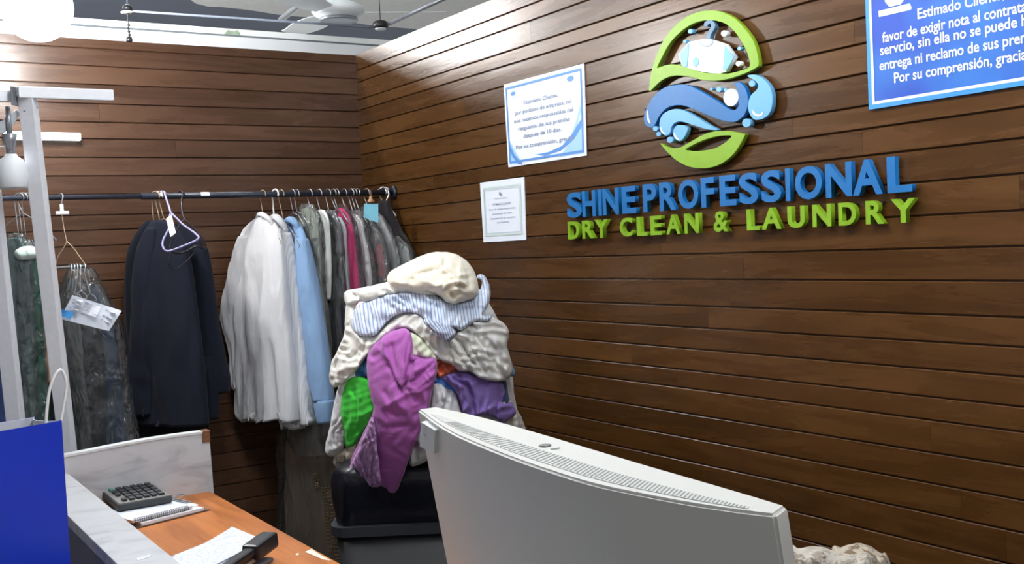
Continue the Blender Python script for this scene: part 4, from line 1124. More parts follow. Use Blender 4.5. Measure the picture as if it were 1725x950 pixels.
for k, (u, hn) in enumerate([(118, (116, 486)), (123, (122, 490)), (128, (127, 492)), (133, (136, 490)), (141, (152, 494))]):
    t = thing('hanger', ['first', 'second', 'third', 'fourth', 'rightmost'][k] + ' small steel hanger hooked on the swing bar', 'hanger', at(u, 450, dd - .03), 'hangers on the swing bar')
    px_tube('hook', [(u - 2, 454), (u - 2, 448), (u + 1, 445), (u + 3, 449), (u + 2, 462), hn], [dd - .02, dd - .03, dd - .045, dd - .05], .0024, M_STEEL, t)
    px_tube('shoulder_bar', [hn, (hn[0] - 8, hn[1] + 12), (hn[0] + 12, hn[1] + 12)], dd - .045, .002, M_STEEL, t, True, 2)
rc = thing('receipt_card', 'tilted white receipt card with a blue corner hanging in front of the bagged trousers', 'receipt', at(150, 527, dd - .36))
def px_sheet(name, corners, d, mat, parent, nx=10, ny=8, bend=.01, thk=.0012, wob=3.0):
    """a slightly curved paper between four picture corners TL TR BR BL"""
    TL, TR, BR, BL = [np.array(c, float) for c in corners]
    ds = d if isinstance(d, (list, tuple)) else [d] * 4
    grid = []
    for j in range(ny + 1):
        row = []
        for i in range(nx + 1):
            s, t_ = i / nx, j / ny
            p = (TL * (1 - s) + TR * s) * (1 - t_) + (BL * (1 - s) + BR * s) * t_
            dep = (ds[0] * (1 - s) + ds[1] * s) * (1 - t_) + (ds[3] * (1 - s) + ds[2] * s) * t_
            row.append(Vector(at(p[0], p[1], dep + bend * math.sin(wob * s + 1.7 * t_))))
        grid.append(row)
    return wparent(link(name, grid_slab(grid, FWD * thk), mat), parent)
dc = dd - .36
px_sheet('card', [(122, 497), (205, 523.5), (183.5, 557.5), (101, 537)], dc, M_PAPER, rc)
px_sheet('corner_label', [(104, 521), (124, 526), (119, 537), (100, 532)], dc - .008, plain('bright blue label', rgb(60, 140, 204), .5), rc, 4, 4, .004)
M_GREYPRINT = plain('grey print', rgb(186, 190, 198), .7)
px_sheet('window', [(144, 508), (170, 517), (162, 534), (135, 526)], dc - .006, plain('pale card window', rgb(212, 216, 226), .5), rc, 4, 4, .01)
for (a, b) in [((124, 503), (140, 507)), ((122, 509), (137, 513)), ((178, 521), (197, 527)), ((173, 530), (190, 536)), ((170, 537), (186, 543)), ((118, 517), (132, 521))]:
    a, b = np.array(a), np.array(b)
    px_sheet('print_line', [a, b, b + (-.6, 1.6), a + (-.6, 1.6)], dc - .007, M_GREYPRINT, rc, 4, 1, .01, .0006)

# dark brown beaded dress under smoky film, below the shirts
pD = hang_plane(520, .45)
BROWN = cloth('brown satin', rgb(112, 92, 72), .6, .5, 9, (1, 1, .25), sheen=.3)
ds = garment('dress', 'long brown beaded dress under smoky polythene below the shirts', 'dress', [(690, 500, 545), (740, 492, 556), (800, 486, 568), (860, 482, 578), (960, 480, 592)], pD, BROWN, .07, None, seed=111, amp=.03, kf=10,
             cover=FILM, cover_rows=[(660, 490, 552), (720, 480, 562), (760, 476, 572), (840, 474, 590), (960, 472, 606)])
M_BEAD = plain('dark gold beads', rgb(120, 104, 78), .3, .6)
def beads(pts, off, parent, step=5):
    P = catmull(pts, 8, False); bm = bmesh.new()
    for i, (u, v) in enumerate(P):
        for j in (-2.0, 2.0):
            c = on_plane(u + j + .8 * math.sin(i * 2.1), v, pD[0], pD[2], off)
            bmesh.ops.create_icosphere(bm, subdivisions=1, radius=.0045, matrix=Matrix.Translation(c))
    o = wparent(link('bead_trim', bm_mesh(bm, True), M_BEAD), parent); o['kind'] = 'stuff'
beads([(531, 798), (534, 820), (533, 815)], .085, ds)
beads([(545, 822), (549, 860), (553, 900), (560, 955)], .09, ds)
beads([(552, 822), (560, 870), (564, 910), (570, 955)], .09, ds)
beads([(521, 896), (526, 925), (530, 955)], .09, ds)
gc = thing('polythene_cover', 'empty smoky grey polythene cover drooping under the shirts', 'plastic cover', on_plane(520, 690, pD[0], pD[2]))
wparent(link('film', loft([(655, 494, 556), (690, 488, 562), (730, 484, 566), (764, 500, 560)], hang_plane(505, .4), .05, .05, amp=.02, kf=12, seed=115, crinkle=.006, ck=20, open_bottom=False), FILM), gc)

# ================================================================== LAUNDRY PILE
DPC, DPA = 3.30, .34
def pile_depth(u, v):
    r = np.sqrt(((u - 718) / 185.0) ** 2 + ((v - 650) / 250.0) ** 2)
    return DPC - DPA * np.cos(np.pi / 2 * np.clip(r, 0, 1)) ** .8
def poly_dist(px, py, poly):
    a = poly; b = np.roll(poly, -1, 0)
    ab = b - a; L2 = (ab ** 2).sum(1) + 1e-9
    dx = px[:, None] - a[None, :, 0]; dy = py[:, None] - a[None, :, 1]
    t = np.clip((dx * ab[None, :, 0] + dy * ab[None, :, 1]) / L2, 0, 1)
    return np.sqrt(((dx - t * ab[None, :, 0]) ** 2 + (dy - t * ab[None, :, 1]) ** 2).min(1))
def inside(px, py, poly):
    res = np.zeros(len(px), bool); n = len(poly)
    for i in range(n):
        x0, y0 = poly[i]; x1, y1 = poly[(i + 1) % n]
        c = ((y0 > py) != (y1 > py)) & (px < (x1 - x0) * (py - y0) / (y1 - y0 + 1e-12) + x0)
        res ^= c
    return res
def drape(outline, layer, T=.03, rnd=16, g=2.7, seed=1.0, fold_dir=90, fold_w=22, fold_a=.012, crumple=.008, cw=30, back=.03, depth=None, stripe_dir=None, creases=(), smooth=5):
    """cloth lying on the heap: outline as seen from the counter, laid on the heap's surface, with folds, rolled rims and a back side"""
    poly = catmull(outline, smooth)
    # resample the rim
    seg = np.linalg.norm(np.roll(poly, -1, 0) - poly, axis=1); cum = np.concatenate([[0], np.cumsum(seg)])
    nb = int(cum[-1] / (g * 1.1)); s = np.linspace(0, cum[-1], nb, endpoint=False)
    cl = np.vstack([poly, poly[:1]])
    bx, by = np.interp(s, cum, cl[:, 0]), np.interp(s, cum, cl[:, 1])
    rim = np.stack([bx, by], 1)
    rim += .55 * np.stack([vnoise(s * .12, s * 0, seed), vnoise(s * .12, s * 0 + 5, seed)], 1)
    X, Y = np.meshgrid(np.arange(rim[:, 0].min(), rim[:, 0].max(), g), np.arange(rim[:, 1].min(), rim[:, 1].max(), g * .9))
    X = X + (np.arange(X.shape[0]) % 2)[:, None] * g * .5
    px, py = X.ravel(), Y.ravel()
    k = inside(px, py, rim); px, py = px[k], py[k]
    k = poly_dist(px, py, rim) > g * .62; px, py = px[k], py[k]
    pts = [Vector(p) for p in rim] + [Vector((a, b)) for a, b in zip(px, py)]
    vo, eo, fo, *_ = delaunay_2d_cdt(pts, [], [list(range(nb))], 1, 1e-4)
    V = np.array([(p[0], p[1]) for p in vo])
    u, v = V[:, 0], V[:, 1]
    e = poly_dist(u, v, rim)
    onrim = e < 1e-2
    prof = np.sqrt(np.clip(1 - (1 - np.clip(e / rnd, 0, 1)) ** 2, 0, 1))
    th = math.radians(fold_dir)
    al = u * math.cos(th) + v * math.sin(th); ac = -u * math.sin(th) + v * math.cos(th)
    warp = 10 * fbm(u / 55, v / 55, seed + 2, 2)
    f = fbm((ac + warp) / fold_w, al / (fold_w * 4.5), seed, 2)
    def pleat(deg, lam, wob, sd, lo):
        t_ = math.radians(deg); a_ = -u * math.sin(t_) + v * math.cos(t_)
        wp = wob * fbm(u / 70, v / 70, sd, 2) + wob * .35 * fbm(u / 26, v / 26, sd + 1, 1)
        mask = np.clip((fbm(u / 48, v / 48, sd + 2, 2) - lo) * 2.2, 0, 1)
        return softtri((a_ + wp) / lam + sd * .37) * mask
    h = fold_a * (.45 * f + .85 * pleat(fold_dir, fold_w * 1.25, 26, seed + 4, -.25)) + crumple * (
        pleat(fold_dir + 27, cw * .62, 20, seed + 8, -.05) + .8 * pleat(fold_dir - 33, cw * .5, 16, seed + 13, .0) + .45 * pleat(fold_dir + 70, cw * .36, 12, seed + 17, .1))
    for (x0, y0, x1, y1, wd, amt) in creases:       # explicit valleys (negative) and ridges
        d = np.array([x1 - x0, y1 - y0], float); L = np.linalg.norm(d)
        t = np.clip(((u - x0) * d[0] + (v - y0) * d[1]) / L ** 2, 0, 1)
        dist = np.hypot(u - x0 - t * d[0], v - y0 - t * d[1])
        h = h + amt * np.exp(-(dist / wd) ** 1.15) * np.sin(np.pi * np.clip(t, .08, .92)) ** .5
    D = (pile_depth(u, v) if depth is None else depth(u, v)) - layer
    df = D - (T + h) * prof
    db = D + back * prof
    P = CAM[None, :] + (FWD[None, :] + RIGHT[None, :] * ((u - 862.5) / FPX)[:, None] - UP[None, :] * ((v - 475) / FPX)[:, None]) * df[:, None]
    B = CAM[None, :] + (FWD[None, :] + RIGHT[None, :] * ((u - 862.5) / FPX)[:, None] - UP[None, :] * ((v - 475) / FPX)[:, None]) * db[:, None]
    idx = np.arange(len(V)); bi = idx.copy()
    inner = np.where(~onrim)[0]; bi[inner] = len(V) + np.arange(len(inner))
    verts = np.concatenate([P, B[inner]])
    faces = []
    for t in fo:
        t = list(t); faces.append(t[::-1]); 
        tb = [int(bi[i]) for i in t]
        if tb != t: faces.append(tb)
    me = mesh_from(verts, faces, True)
    bm = bmesh.new(); bm.from_mesh(me); bmesh.ops.recalc_face_normals(bm, faces=bm.faces); bm.to_mesh(me); bm.free()
    at_ = me.attributes.new('cloth_u', 'FLOAT', 'POINT')
    sd_ = math.radians(stripe_dir if stripe_dir is not None else fold_dir)
    cu = (-u * math.sin(sd_) + v * math.cos(sd_) + .22 * warp + 3 * f) * 3.1 / FPX
    at_.data.foreach_set('value', np.concatenate([cu, cu[inner]]).astype(np.float32))
    return me
def heap(name, label, cat, outline, mat, layer, parts=(), **kw):
    me = drape(outline, layer, **kw)
    cen = np.mean(np.array(outline), 0)
    if not parts:
        o = link(name, me, mat)
        return tag(o, label, cat, 'clothes in the laundry heap')
    t = thing(name, label, cat, at(cen[0], cen[1], float(pile_depth(cen[0], cen[1])) - layer), 'clothes in the laundry heap')
    wparent(link(parts[0], me, mat), t)
    return t
CREAM = cloth('cream towelling', rgb(234, 226, 206), .95, .35, 12, (1, 1, 1), sheen=.3)
CREAMW = cloth('off white cotton', rgb(234, 232, 224), .9, .4, 14, (1, 1, 1))
WHITEH = cloth('cool white cotton', rgb(230, 231, 232), .9, .4, 14, (1, 1, 1))
STRIPE = cloth('blue white stripe', rgb(222, 228, 238), .9, .3, 12, (1, 1, 1), stripes=(rgb(146, 168, 206), .0088, .34))
STRIPE2 = cloth('fine grey blue stripe', rgb(196, 204, 220), .9, .3, 12, (1, 1, 1), stripes=(rgb(128, 140, 168), .0075, .45))
ORCHID = cloth('orchid pink cotton', rgb(176, 98, 176), .85, .35, 12, (1, 1, 1), sheen=.2)
LILAC = cloth('pale lilac lining', rgb(190, 150, 200), .85, .6, 24, (1, 1, 1), print_col=rgb(178, 136, 190), print_scale=22)
GREEN = cloth('bright green jersey', rgb(66, 216, 62), .8, .3, 10, (1, 1, 1))
VIOLET = cloth('violet cotton', rgb(136, 110, 182), .85, .4, 13, (1, 1, 1))
PALEG = cloth('pale green white cotton', rgb(214, 220, 196), .9, .4, 14, (1, 1, 1))
GREYW = cloth('grey white print cotton', rgb(224, 222, 216), .9, .35, 14, (1, 1, 1), print_col=rgb(204, 204, 202), print_scale=22)
ORANGE = cloth('coral orange cotton', rgb(222, 116, 84), .85, .3, 12, (1, 1, 1))
SKY = cloth('sky blue cotton', rgb(98, 158, 214), .85, .4, 14, (1, 1, 1), print_col=rgb(50, 92, 160), print_scale=18)
BLUEB = cloth('blue cotton', rgb(70, 120, 196), .85, .4, 14, (1, 1, 1))
MIDBLUE = cloth('slate blue cotton', rgb(70, 84, 128), .85, .4, 14, (1, 1, 1))
BEIGEP = cloth('beige print cotton', rgb(216, 206, 182), .9, .4, 14, (1, 1, 1), print_col=rgb(96, 86, 72), print_scale=26)

heap('sheet', 'large white sheet bundled inside the laundry heap', 'sheet',
     [(596, 520), (650, 480), (720, 455), (790, 470), (835, 530), (858, 600), (866, 660), (872, 716), (846, 752), (740, 772), (630, 766), (584, 750), (568, 700), (575, 610)], WHITEH, -.06, T=.04, rnd=40, g=7, back=.30, fold_a=.02, seed=3)
heap('sock', 'pale grey-white garment at the lower right edge of the heap', 'garment', [(846, 668), (862, 676), (874, 694), (882, 712), (885, 726), (872, 732), (850, 730), (838, 712)], GREYW, .0, T=.03, fold_dir=60, fold_w=9, fold_a=.012, seed=5).name = 'towel'
heap('shirt', 'slate blue garment edge behind the violet shirt', 'garment', [(836, 640), (852, 642), (856, 660), (858, 676), (846, 684), (830, 670)], MIDBLUE, .0, T=.02, seed=6)
heap('shirt', 'small pale blue tip sticking out at the right edge of the heap', 'garment', [(846, 616), (858, 608), (864, 616), (868, 632), (858, 634), (848, 628)], SKY, .03, T=.02, rnd=6, seed=7)
heap('shirt', 'folded white shirt below the orange cloth, just above the monitor corner', 'shirt',
     [(730, 646), (752, 648), (768, 660), (776, 684), (784, 706), (770, 740), (730, 770), (696, 786), (688, 770), (704, 730), (722, 690)], WHITEH, .02, T=.04, seed=8, fold_dir=70, fold_w=18, fold_a=.018, creases=[(760, 655, 752, 690, 4, -.02), (768, 664, 778, 700, 3, .02)])
heap('shirt', 'blue cloth peeping out between the orchid trousers and the violet shirt', 'garment', [(730, 636), (746, 632), (764, 646), (772, 662), (756, 658), (734, 650)], BLUEB, .025, T=.02, rnd=8, seed=9)
heap('shirt', 'coral orange cloth under the white shirts in the middle of the heap', 'garment', [(732, 604), (752, 606), (770, 616), (768, 626), (752, 634), (738, 636), (732, 622)], ORANGE, .035, T=.022, rnd=8, seed=10, fold_dir=20, fold_w=10, fold_a=.008)
heap('shirt', 'sky blue garment peeping out left of the orchid trousers', 'garment', [(596, 604), (612, 594), (630, 588), (634, 606), (624, 628), (612, 640), (600, 636)], SKY, .03, T=.02, rnd=8, seed=11)
heap('shirt', 'white shirt sleeve hanging down the left side of the green garment', 'shirt',
     [(572, 648), (584, 638), (592, 646), (580, 690), (582, 730), (578, 756), (566, 768), (552, 768), (548, 752), (556, 718), (562, 682)], WHITEH, .03, T=.035, rnd=12, seed=12, fold_dir=100, fold_w=9, fold_a=.012)
heap('scarf', 'beige patterned cloth hanging under the green garment', 'scarf', [(564, 768), (576, 758), (594, 748), (610, 742), (612, 764), (600, 786), (584, 794), (570, 790), (561, 779)], BEIGEP, .03, T=.03, rnd=10, seed=13, fold_dir=110, fold_w=9, fold_a=.012)
heap('top', 'bright green garment in the left of the laundry heap', 'top',
     [(574, 662), (582, 645), (592, 636), (608, 634), (622, 642), (630, 662), (632, 690), (626, 706), (612, 726), (600, 744), (590, 754), (582, 750), (577, 720), (572, 690)], GREEN, .05, T=.022, rnd=7, seed=14, fold_dir=95, fold_w=18, fold_a=.008, crumple=.003, creases=[(584, 740, 622, 706, 5, -.02), (628, 690, 610, 700, 3, .012)])
heap('top', 'lower flap of bright green cloth beside the lilac lining', 'top', [(590, 752), (604, 742), (618, 724), (624, 730), (616, 752), (606, 768), (596, 766)], GREEN, .035, T=.02, rnd=8, seed=15)
heap('shirt', 'violet shirt with button placket, right of the orchid trousers in the heap', 'shirt',
     [(746, 638), (760, 628), (780, 626), (806, 634), (832, 642), (847, 646), (850, 662), (846, 680), (862, 678), (869, 694), (858, 706), (846, 714), (834, 704), (818, 700), (800, 702), (786, 704), (778, 692), (772, 668), (762, 652)], VIOLET, .05, T=.022, rnd=5, seed=16, fold_dir=75, fold_w=16, fold_a=.012,
     creases=[(772, 640, 784, 700, 3.5, .022), (786, 650, 800, 698, 4, -.024), (846, 650, 838, 700, 4, -.025), (800, 700, 842, 680, 4, .02)])
heap('shirt', 'small violet cuffed sleeve lying on the violet shirt near the heap right edge', 'garment', [(838, 676), (850, 680), (864, 682), (870, 696), (858, 706), (846, 710), (836, 702)], VIOLET, .07, T=.018, rnd=5, seed=36, fold_dir=20, fold_w=9, fold_a=.006)
heap('shirt', 'crumpled grey-white shirt with faint print at the right of the heap', 'shirt',
     [(756, 578), (770, 560), (788, 546), (806, 538), (830, 534), (848, 544), (858, 560), (854, 580), (859, 600), (864, 622), (856, 638), (836, 643), (810, 638), (792, 626), (772, 624), (758, 606)], GREYW, .075, T=.028, rnd=7, seed=17, fold_dir=48, fold_w=17, fold_a=.016, crumple=.010, creases=[(790, 550, 838, 620, 5, -.03), (770, 570, 812, 630, 5, -.028), (806, 545, 850, 600, 5, .025), (800, 612, 846, 636, 4, -.02)])
heap('shirt', 'white shirt draped across the front of the heap under the striped shirt', 'shirt',
     [(583, 512), (598, 506), (600, 540), (604, 562), (632, 566), (658, 542), (682, 528), (704, 528), (726, 546), (752, 570), (764, 596), (768, 616), (756, 612), (736, 602), (712, 572), (692, 556), (674, 553), (656, 562), (632, 582), (616, 602), (600, 624), (578, 646), (562, 652), (555, 640), (558, 612), (568, 590), (580, 560)], CREAMW, .08, T=.024, rnd=6, seed=18, fold_dir=130, fold_w=15, fold_a=.014, creases=[(585, 560, 560, 630, 4, -.02), (630, 570, 580, 610, 5, -.02), (690, 545, 750, 600, 4, -.018)])
heap('shirt', 'pale greenish white cloth beside the top of the orchid trousers', 'garment', [(686, 562), (700, 562), (718, 578), (736, 600), (738, 606), (720, 606), (700, 602), (690, 600), (684, 580)], PALEG, .075, T=.03, rnd=10, seed=19, fold_dir=60, fold_w=12, fold_a=.01)
tr = heap('trousers', 'orchid pink trousers turned partly inside out, hanging down the front of the heap', 'trousers',
     [(619, 600), (628, 582), (644, 566), (664, 556), (682, 553), (692, 562), (696, 580), (698, 598), (716, 604), (734, 604), (736, 624), (730, 650), (722, 690), (704, 736), (690, 770), (672, 820), (660, 842), (640, 858), (616, 866), (597, 866), (590, 846), (584, 812), (583, 796), (596, 764), (618, 716), (629, 690), (623, 662), (618, 632)], ORCHID, .10, parts=('cloth',), T=.024, rnd=7, seed=20, fold_dir=78, fold_w=30, fold_a=.009, crumple=.0028, cw=44,
     creases=[(700, 655, 640, 690, 5, .012), (660, 592, 676, 648, 7, -.05), (650, 590, 672, 640, 5, .02), (684, 560, 680, 645, 4, .028), (690, 610, 726, 612, 5, -.03), (676, 648, 712, 640, 5, -.02), (700, 626, 684, 660, 4, .02), (628, 690, 640, 800, 4, -.03), (640, 690, 680, 700, 6, -.014), (650, 720, 690, 716, 5, -.012), (592, 832, 640, 838, 4, -.016)])
wparent(link('lining', drape([(628, 702), (632, 722), (636, 760), (640, 800), (641, 818), (624, 824), (604, 830), (592, 828), (586, 806), (588, 790), (600, 764), (616, 726)], .142, T=.012, rnd=7, seed=21, fold_dir=80, fold_w=11, fold_a=.008, crumple=.006, cw=14, back=.006), LILAC), tr)['label'] = 'paler lilac lining turned outwards'
wparent(link('waist_flap', drape([(646, 568), (664, 558), (682, 554), (693, 563), (694, 584), (690, 606), (684, 632), (679, 652), (668, 640), (656, 614), (642, 598), (640, 582)], .125, T=.018, rnd=6, seed=31, fold_dir=80, fold_w=14, fold_a=.008, crumple=.004, back=.02, creases=[(660, 580, 672, 640, 4, -.02)]), ORCHID), tr)
wparent(link('waist_flap', drape([(700, 606), (716, 604), (734, 605), (736, 626), (729, 650), (712, 664), (694, 664), (683, 656), (688, 638), (694, 620)], .12, T=.018, rnd=6, seed=32, fold_dir=150, fold_w=12, fold_a=.012, crumple=.006, back=.02, creases=[(730, 612, 690, 645, 3, -.02), (734, 630, 700, 655, 3, .012)]), ORCHID), tr)
wparent(link('care_label', drape([(597, 862), (630, 860), (631, 876), (612, 880), (598, 872)], .10, T=.003, rnd=4, seed=22, fold_a=.001, crumple=.001, back=.003), GREYW), tr)['label'] = 'white care label'
st = heap('shirt', 'blue and white striped shirt lying across the top of the heap', 'shirt',
     [(598, 520), (616, 508), (640, 498), (668, 492), (700, 490), (730, 494), (748, 504), (772, 510), (800, 500), (812, 476), (803, 468), (806, 462), (816, 464), (823, 476), (827, 494), (823, 514), (813, 530), (828, 532), (822, 542), (806, 540), (790, 548), (776, 556), (764, 552), (748, 560), (724, 546), (706, 530), (686, 526), (664, 532), (644, 550), (628, 566), (602, 564), (592, 548)], STRIPE, .105, parts=('cloth',), T=.024, rnd=7, seed=23, fold_dir=80, fold_w=22, fold_a=.011, crumple=.0045, stripe_dir=82, creases=[(652, 520, 640, 560, 5, -.02), (640, 500, 700, 494, 4, .015), (760, 520, 815, 520, 5, -.03), (800, 505, 815, 480, 5, -.02)])
wparent(link('sleeve', drape([(716, 536), (730, 540), (746, 546), (762, 552), (768, 562), (762, 572), (752, 575), (738, 566), (724, 554), (714, 544)], .15, T=.03, rnd=9, seed=24, fold_dir=40, fold_w=12, fold_a=.006, stripe_dir=65, back=.02), STRIPE2), st)
heap('pillowcase', 'cream cloth flap with a rolled end at the upper left of the heap', 'cloth',
     [(580, 494), (592, 487), (612, 484), (640, 478), (668, 472), (700, 480), (730, 490), (738, 498), (716, 498), (690, 494), (664, 496), (644, 500), (628, 508), (606, 508), (596, 512), (582, 512)], CREAMW, .10, T=.05, rnd=9, seed=25, fold_dir=5, fold_w=14, fold_a=.012, creases=[(592, 492, 606, 504, 5, -.05), (610, 494, 640, 488, 4, .02)])
heap('towel', 'bulky cream towel crowning the laundry heap', 'towel',
     [(652, 470), (656, 458), (672, 449), (696, 437), (718, 428), (742, 424), (764, 427), (784, 437), (796, 452), (804, 472), (806, 490), (798, 502), (780, 508), (764, 512), (750, 508), (738, 498), (716, 492), (690, 490), (668, 486), (656, 480)], CREAM, .12, T=.10, rnd=30, seed=26, fold_dir=25, fold_w=17, fold_a=.014, crumple=.010, cw=34, back=.12,
     creases=[(786, 440, 792, 494, 5, -.025), (776, 440, 770, 500, 4, .02), (700, 462, 740, 452, 4, -.03), (700, 470, 690, 474, 6, -.02), (736, 492, 790, 496, 5, -.03), (728, 484, 780, 470, 6, .025)])
# black bin with liner under the heap
bx = at(700, 880, 3.13)
M_BIN = plain('black matt plastic bin', rgb(26, 27, 30), .55, vary=.05)
M_LINER = plain('black bin liner film', rgb(16, 18, 28), .32, bump=.8, bscale=18)
M_RIM = plain('dark grey rim', rgb(44, 47, 51), .5)
binc = at(712, 800, DPC - .02)
rimz = at(700, 882, 3.05)[2]
bn = thing('laundry_bin', 'black plastic bin with a dark grey rim carrying the laundry heap', 'bin', (binc[0], binc[1], 0), None, (0, 0, -.5755))
def rrect(hx, hy, r, n=6):
    out = []
    for cx, cy, a0 in ((hx - r, hy - r, 0), (-hx + r, hy - r, 90), (-hx + r, -hy + r, 180), (hx - r, -hy + r, 270)):
        for k in range(n + 1):
            a = math.radians(a0 + 90 * k / n); out.append((cx + r * math.cos(a), cy + r * math.sin(a)))
    return out
def rr_shell(levels, n=6):
    """levels: (hx, hy, r, z)"""
    bm = bmesh.new(); rings = [[bm.verts.new((x, y, z)) for x, y in rrect(hx, hy, r, n)] for hx, hy, r, z in levels]
    for a, b in zip(rings, rings[1:]):
        L = len(a)
        for k in range(L): bm.faces.new((a[k], a[(k + 1) % L], b[(k + 1) % L], b[k]))
    bm.faces.new(rings[0][::-1]); bm.faces.new(rings[-1])
    return bm
hx = .255
link('body', bm_mesh(rr_shell([(hx - .05, .20, .04, 0), (hx - .012, .235, .05, rimz - .012), (hx - .02, .225, .05, rimz - .012)]), True), M_BIN, bn)
link('rim', bm_mesh(rr_shell([(hx - .012, .235, .05, rimz - .03), (hx, .248, .055, rimz - .028), (hx, .248, .055, rimz), (hx - .03, .22, .05, rimz)])), M_RIM, bn)
bm = rr_shell([(hx - .03, .222, .05, rimz - .01), (hx - .02, .235, .06, rimz + .05), (hx - .012, .24, .06, rimz + .12), (hx - .03, .235, .06, rimz + .16), (hx - .08, .17, .06, rimz + .185)], 14)
bmesh.ops.subdivide_edges(bm, edges=bm.edges[:], cuts=2, use_grid_fill=True)
for v in bm.verts:
    k = float(ridged(np.array([v.co.x * 9 + v.co.y * 7]), np.array([v.co.z * 5]), 4, 3)[0])
    rr = Vector((v.co.x, v.co.y, 0)); v.co += rr.normalized() * .012 * k if rr.length > .05 else Vector()
link('liner', bm_mesh(bm, True), M_LINER, bn)['label'] = 'shiny black liner bulging over the rim'
# ================================================================== COUNTER AND DESK
DZ = H - .66
def marble(name, base, vein, rough=.35):
    m, nt, b = new_mat(name)
    tc = mk(nt, 'ShaderNodeTexCoord'); mp = mk(nt, 'ShaderNodeMapping'); mp.inputs['Scale'].default_value = (1, 2.2, 3.0)
    nt.links.new(tc.outputs['Object'], mp.inputs['Vector'])
    nz = mk(nt, 'ShaderNodeTexNoise'); nz.inputs['Scale'].default_value = 5; nz.inputs['Detail'].default_value = 6; nz.inputs['Distortion'].default_value = 1.6
    nt.links.new(mp.outputs[0], nz.inputs['Vector'])
    rp = ramp(nt, [(.30, vein), (.50, base), (.75, tuple(min(1, c * 1.08) for c in base[:3]) + (1,))])
    nt.links.new(nz.outputs['Fac'], rp.inputs[0]); nt.links.new(rp.outputs[0], b.inputs['Base Color'])
    b.inputs['Roughness'].default_value = rough
    return m
M_LAM = marble('grey white marbled laminate', rgb(198, 200, 202), rgb(168, 171, 175))
M_EDGE = plain('white laminate edge', rgb(222, 226, 226), .4)
M_CHIP = plain('bare particle board', rgb(120, 82, 56), .9, bump=.4, bscale=80, vary=.2)
M_DESK = wood_planks('orange oak veneer', 1, rgb(150, 82, 28), rgb(196, 118, 52), rgb(214, 142, 74), .38)
M_CARC = plain('dark laminate carcass', rgb(66, 60, 60), .6)
M_SIDE = plain('shade-toned grey laminate front', rgb(104, 108, 124), .5, vary=.03)  # grey laminate with shadow and the bag's blue reflection mixed into its colour
xo, xi = .420, .512                 # ledge outer and inner edge
yd = 2.975                          # far end of the desk
xd = .882
dk = thing('desk', 'orange wood desk behind the marbled ledge', 'desk', ((xi + xd) / 2, 1.8, 0))
o = box('desktop', ((xi + xd) / 2, (yd + .3) / 2, DZ - .011), (xd - xi, yd - .3, .022), M_DESK, None, bevel=.002); wparent(o, dk)
wparent(box('front_panel', (xi + .012, (yd + .3) / 2, (DZ - .022) / 2), (.02, yd - .3, DZ - .022), M_CARC), dk)
for y_ in (.33, yd - .03):
    wparent(box('side_panel', ((xi + xd) / 2, y_, (DZ - .022) / 2), (xd - xi - .05, .02, DZ - .022), M_CARC), dk)
# chipped laminate on the desk edge: flat white scraps of the bare core
def zpoly(name, px, z, thk, mat, parent=None):
    bm = bmesh.new(); vs = [bm.verts.new(onZ(u, v, z)) for u, v in px]; f = bm.faces.new(vs)
    r = bmesh.ops.extrude_face_region(bm, geom=[f]); bmesh.ops.translate(bm, vec=(0, 0, thk), verts=[q for q in r['geom'] if isinstance(q, bmesh.types.BMVert)])
    o = link(name, bm_mesh(bm), mat)
    return wparent(o, parent) if parent else o
M_CORE = plain('bare pale core', rgb(232, 222, 206), .8)
zpoly('chipped_edge', [(513, 930), (525, 925), (540, 935), (558, 945), (545, 943), (528, 936)], DZ + .0002, .0008, M_CORE, dk)['label'] = 'pale chipped patch at the desk edge'
zpoly('chipped_edge', [(498, 933), (503, 932), (504, 935), (499, 936)], DZ + .0002, .0008, M_CORE, dk)
LZ = H - .55
lg = thing('counter_ledge', 'long grey-white marbled counter ledge left of the orange desk', 'counter', ((xo + xi) / 2, 1.8, 0))
wparent(box('ledge_top', ((xo + xi) / 2, (3.0 + .55) / 2, LZ - .012), (xi - xo, 3.0 - .55, .024), M_LAM, None, bevel=.0015), lg)
wparent(box('front_board', ((xo + xi) / 2, (2.99 + .56) / 2, (LZ - .024) / 2), (xi - xo - .012, 2.99 - .56, LZ - .024), M_SIDE), lg)
mk_ = onZ(240, 937, LZ)
zpoly('tape_mark', [(229, 941), (252, 934), (255, 937), (232, 945)], LZ + .0003, .0006, M_EDGE, lg)['label'] = 'white scratch on the ledge'
# panel closing the far end of the desk
TL, TR = onY(110, 767, 2.99), onY(350, 727, 2.99)
pz0, pz1 = TL[2], TR[2]
pn = thing('end_panel', 'grey-white marbled panel standing at the far end of the desk', 'panel', ((xi + xd) / 2, 2.99, DZ))
bm = bmesh.new()
x0, x1 = xo + .0, TR[0]
pts = [(x0, DZ - .03), (x1 + .004, DZ - .03), (x1, pz1)] + [(x1 + (x0 - x1) * s, pz1 + (TL[2] - pz1) * s + .004 * math.sin(s * 5) ) for s in np.linspace(.1, 1, 10)]
vs = [bm.verts.new((x, yd + .003, z)) for x, z in pts]; f = bm.faces.new(vs)
r = bmesh.ops.extrude_face_region(bm, geom=[f]); bmesh.ops.translate(bm, vec=(0, .03, 0), verts=[q for q in r['geom'] if isinstance(q, bmesh.types.BMVert)])
wparent(link('board', bm_mesh(bm), M_LAM), pn)
bm = bmesh.new()
n = 10; A = []
for i in range(n + 1):
    s = i / n; x = x1 + (x0 - x1) * s; z = pz1 + (TL[2] - pz1) * s + .004 * math.sin(s * 5) * (s > .05)
    A.append([bm.verts.new((x, y, z + dz)) for y, dz in ((yd + .001, -.002), (yd + .001, .004), (yd + .034, .004), (yd + .034, -.002))])
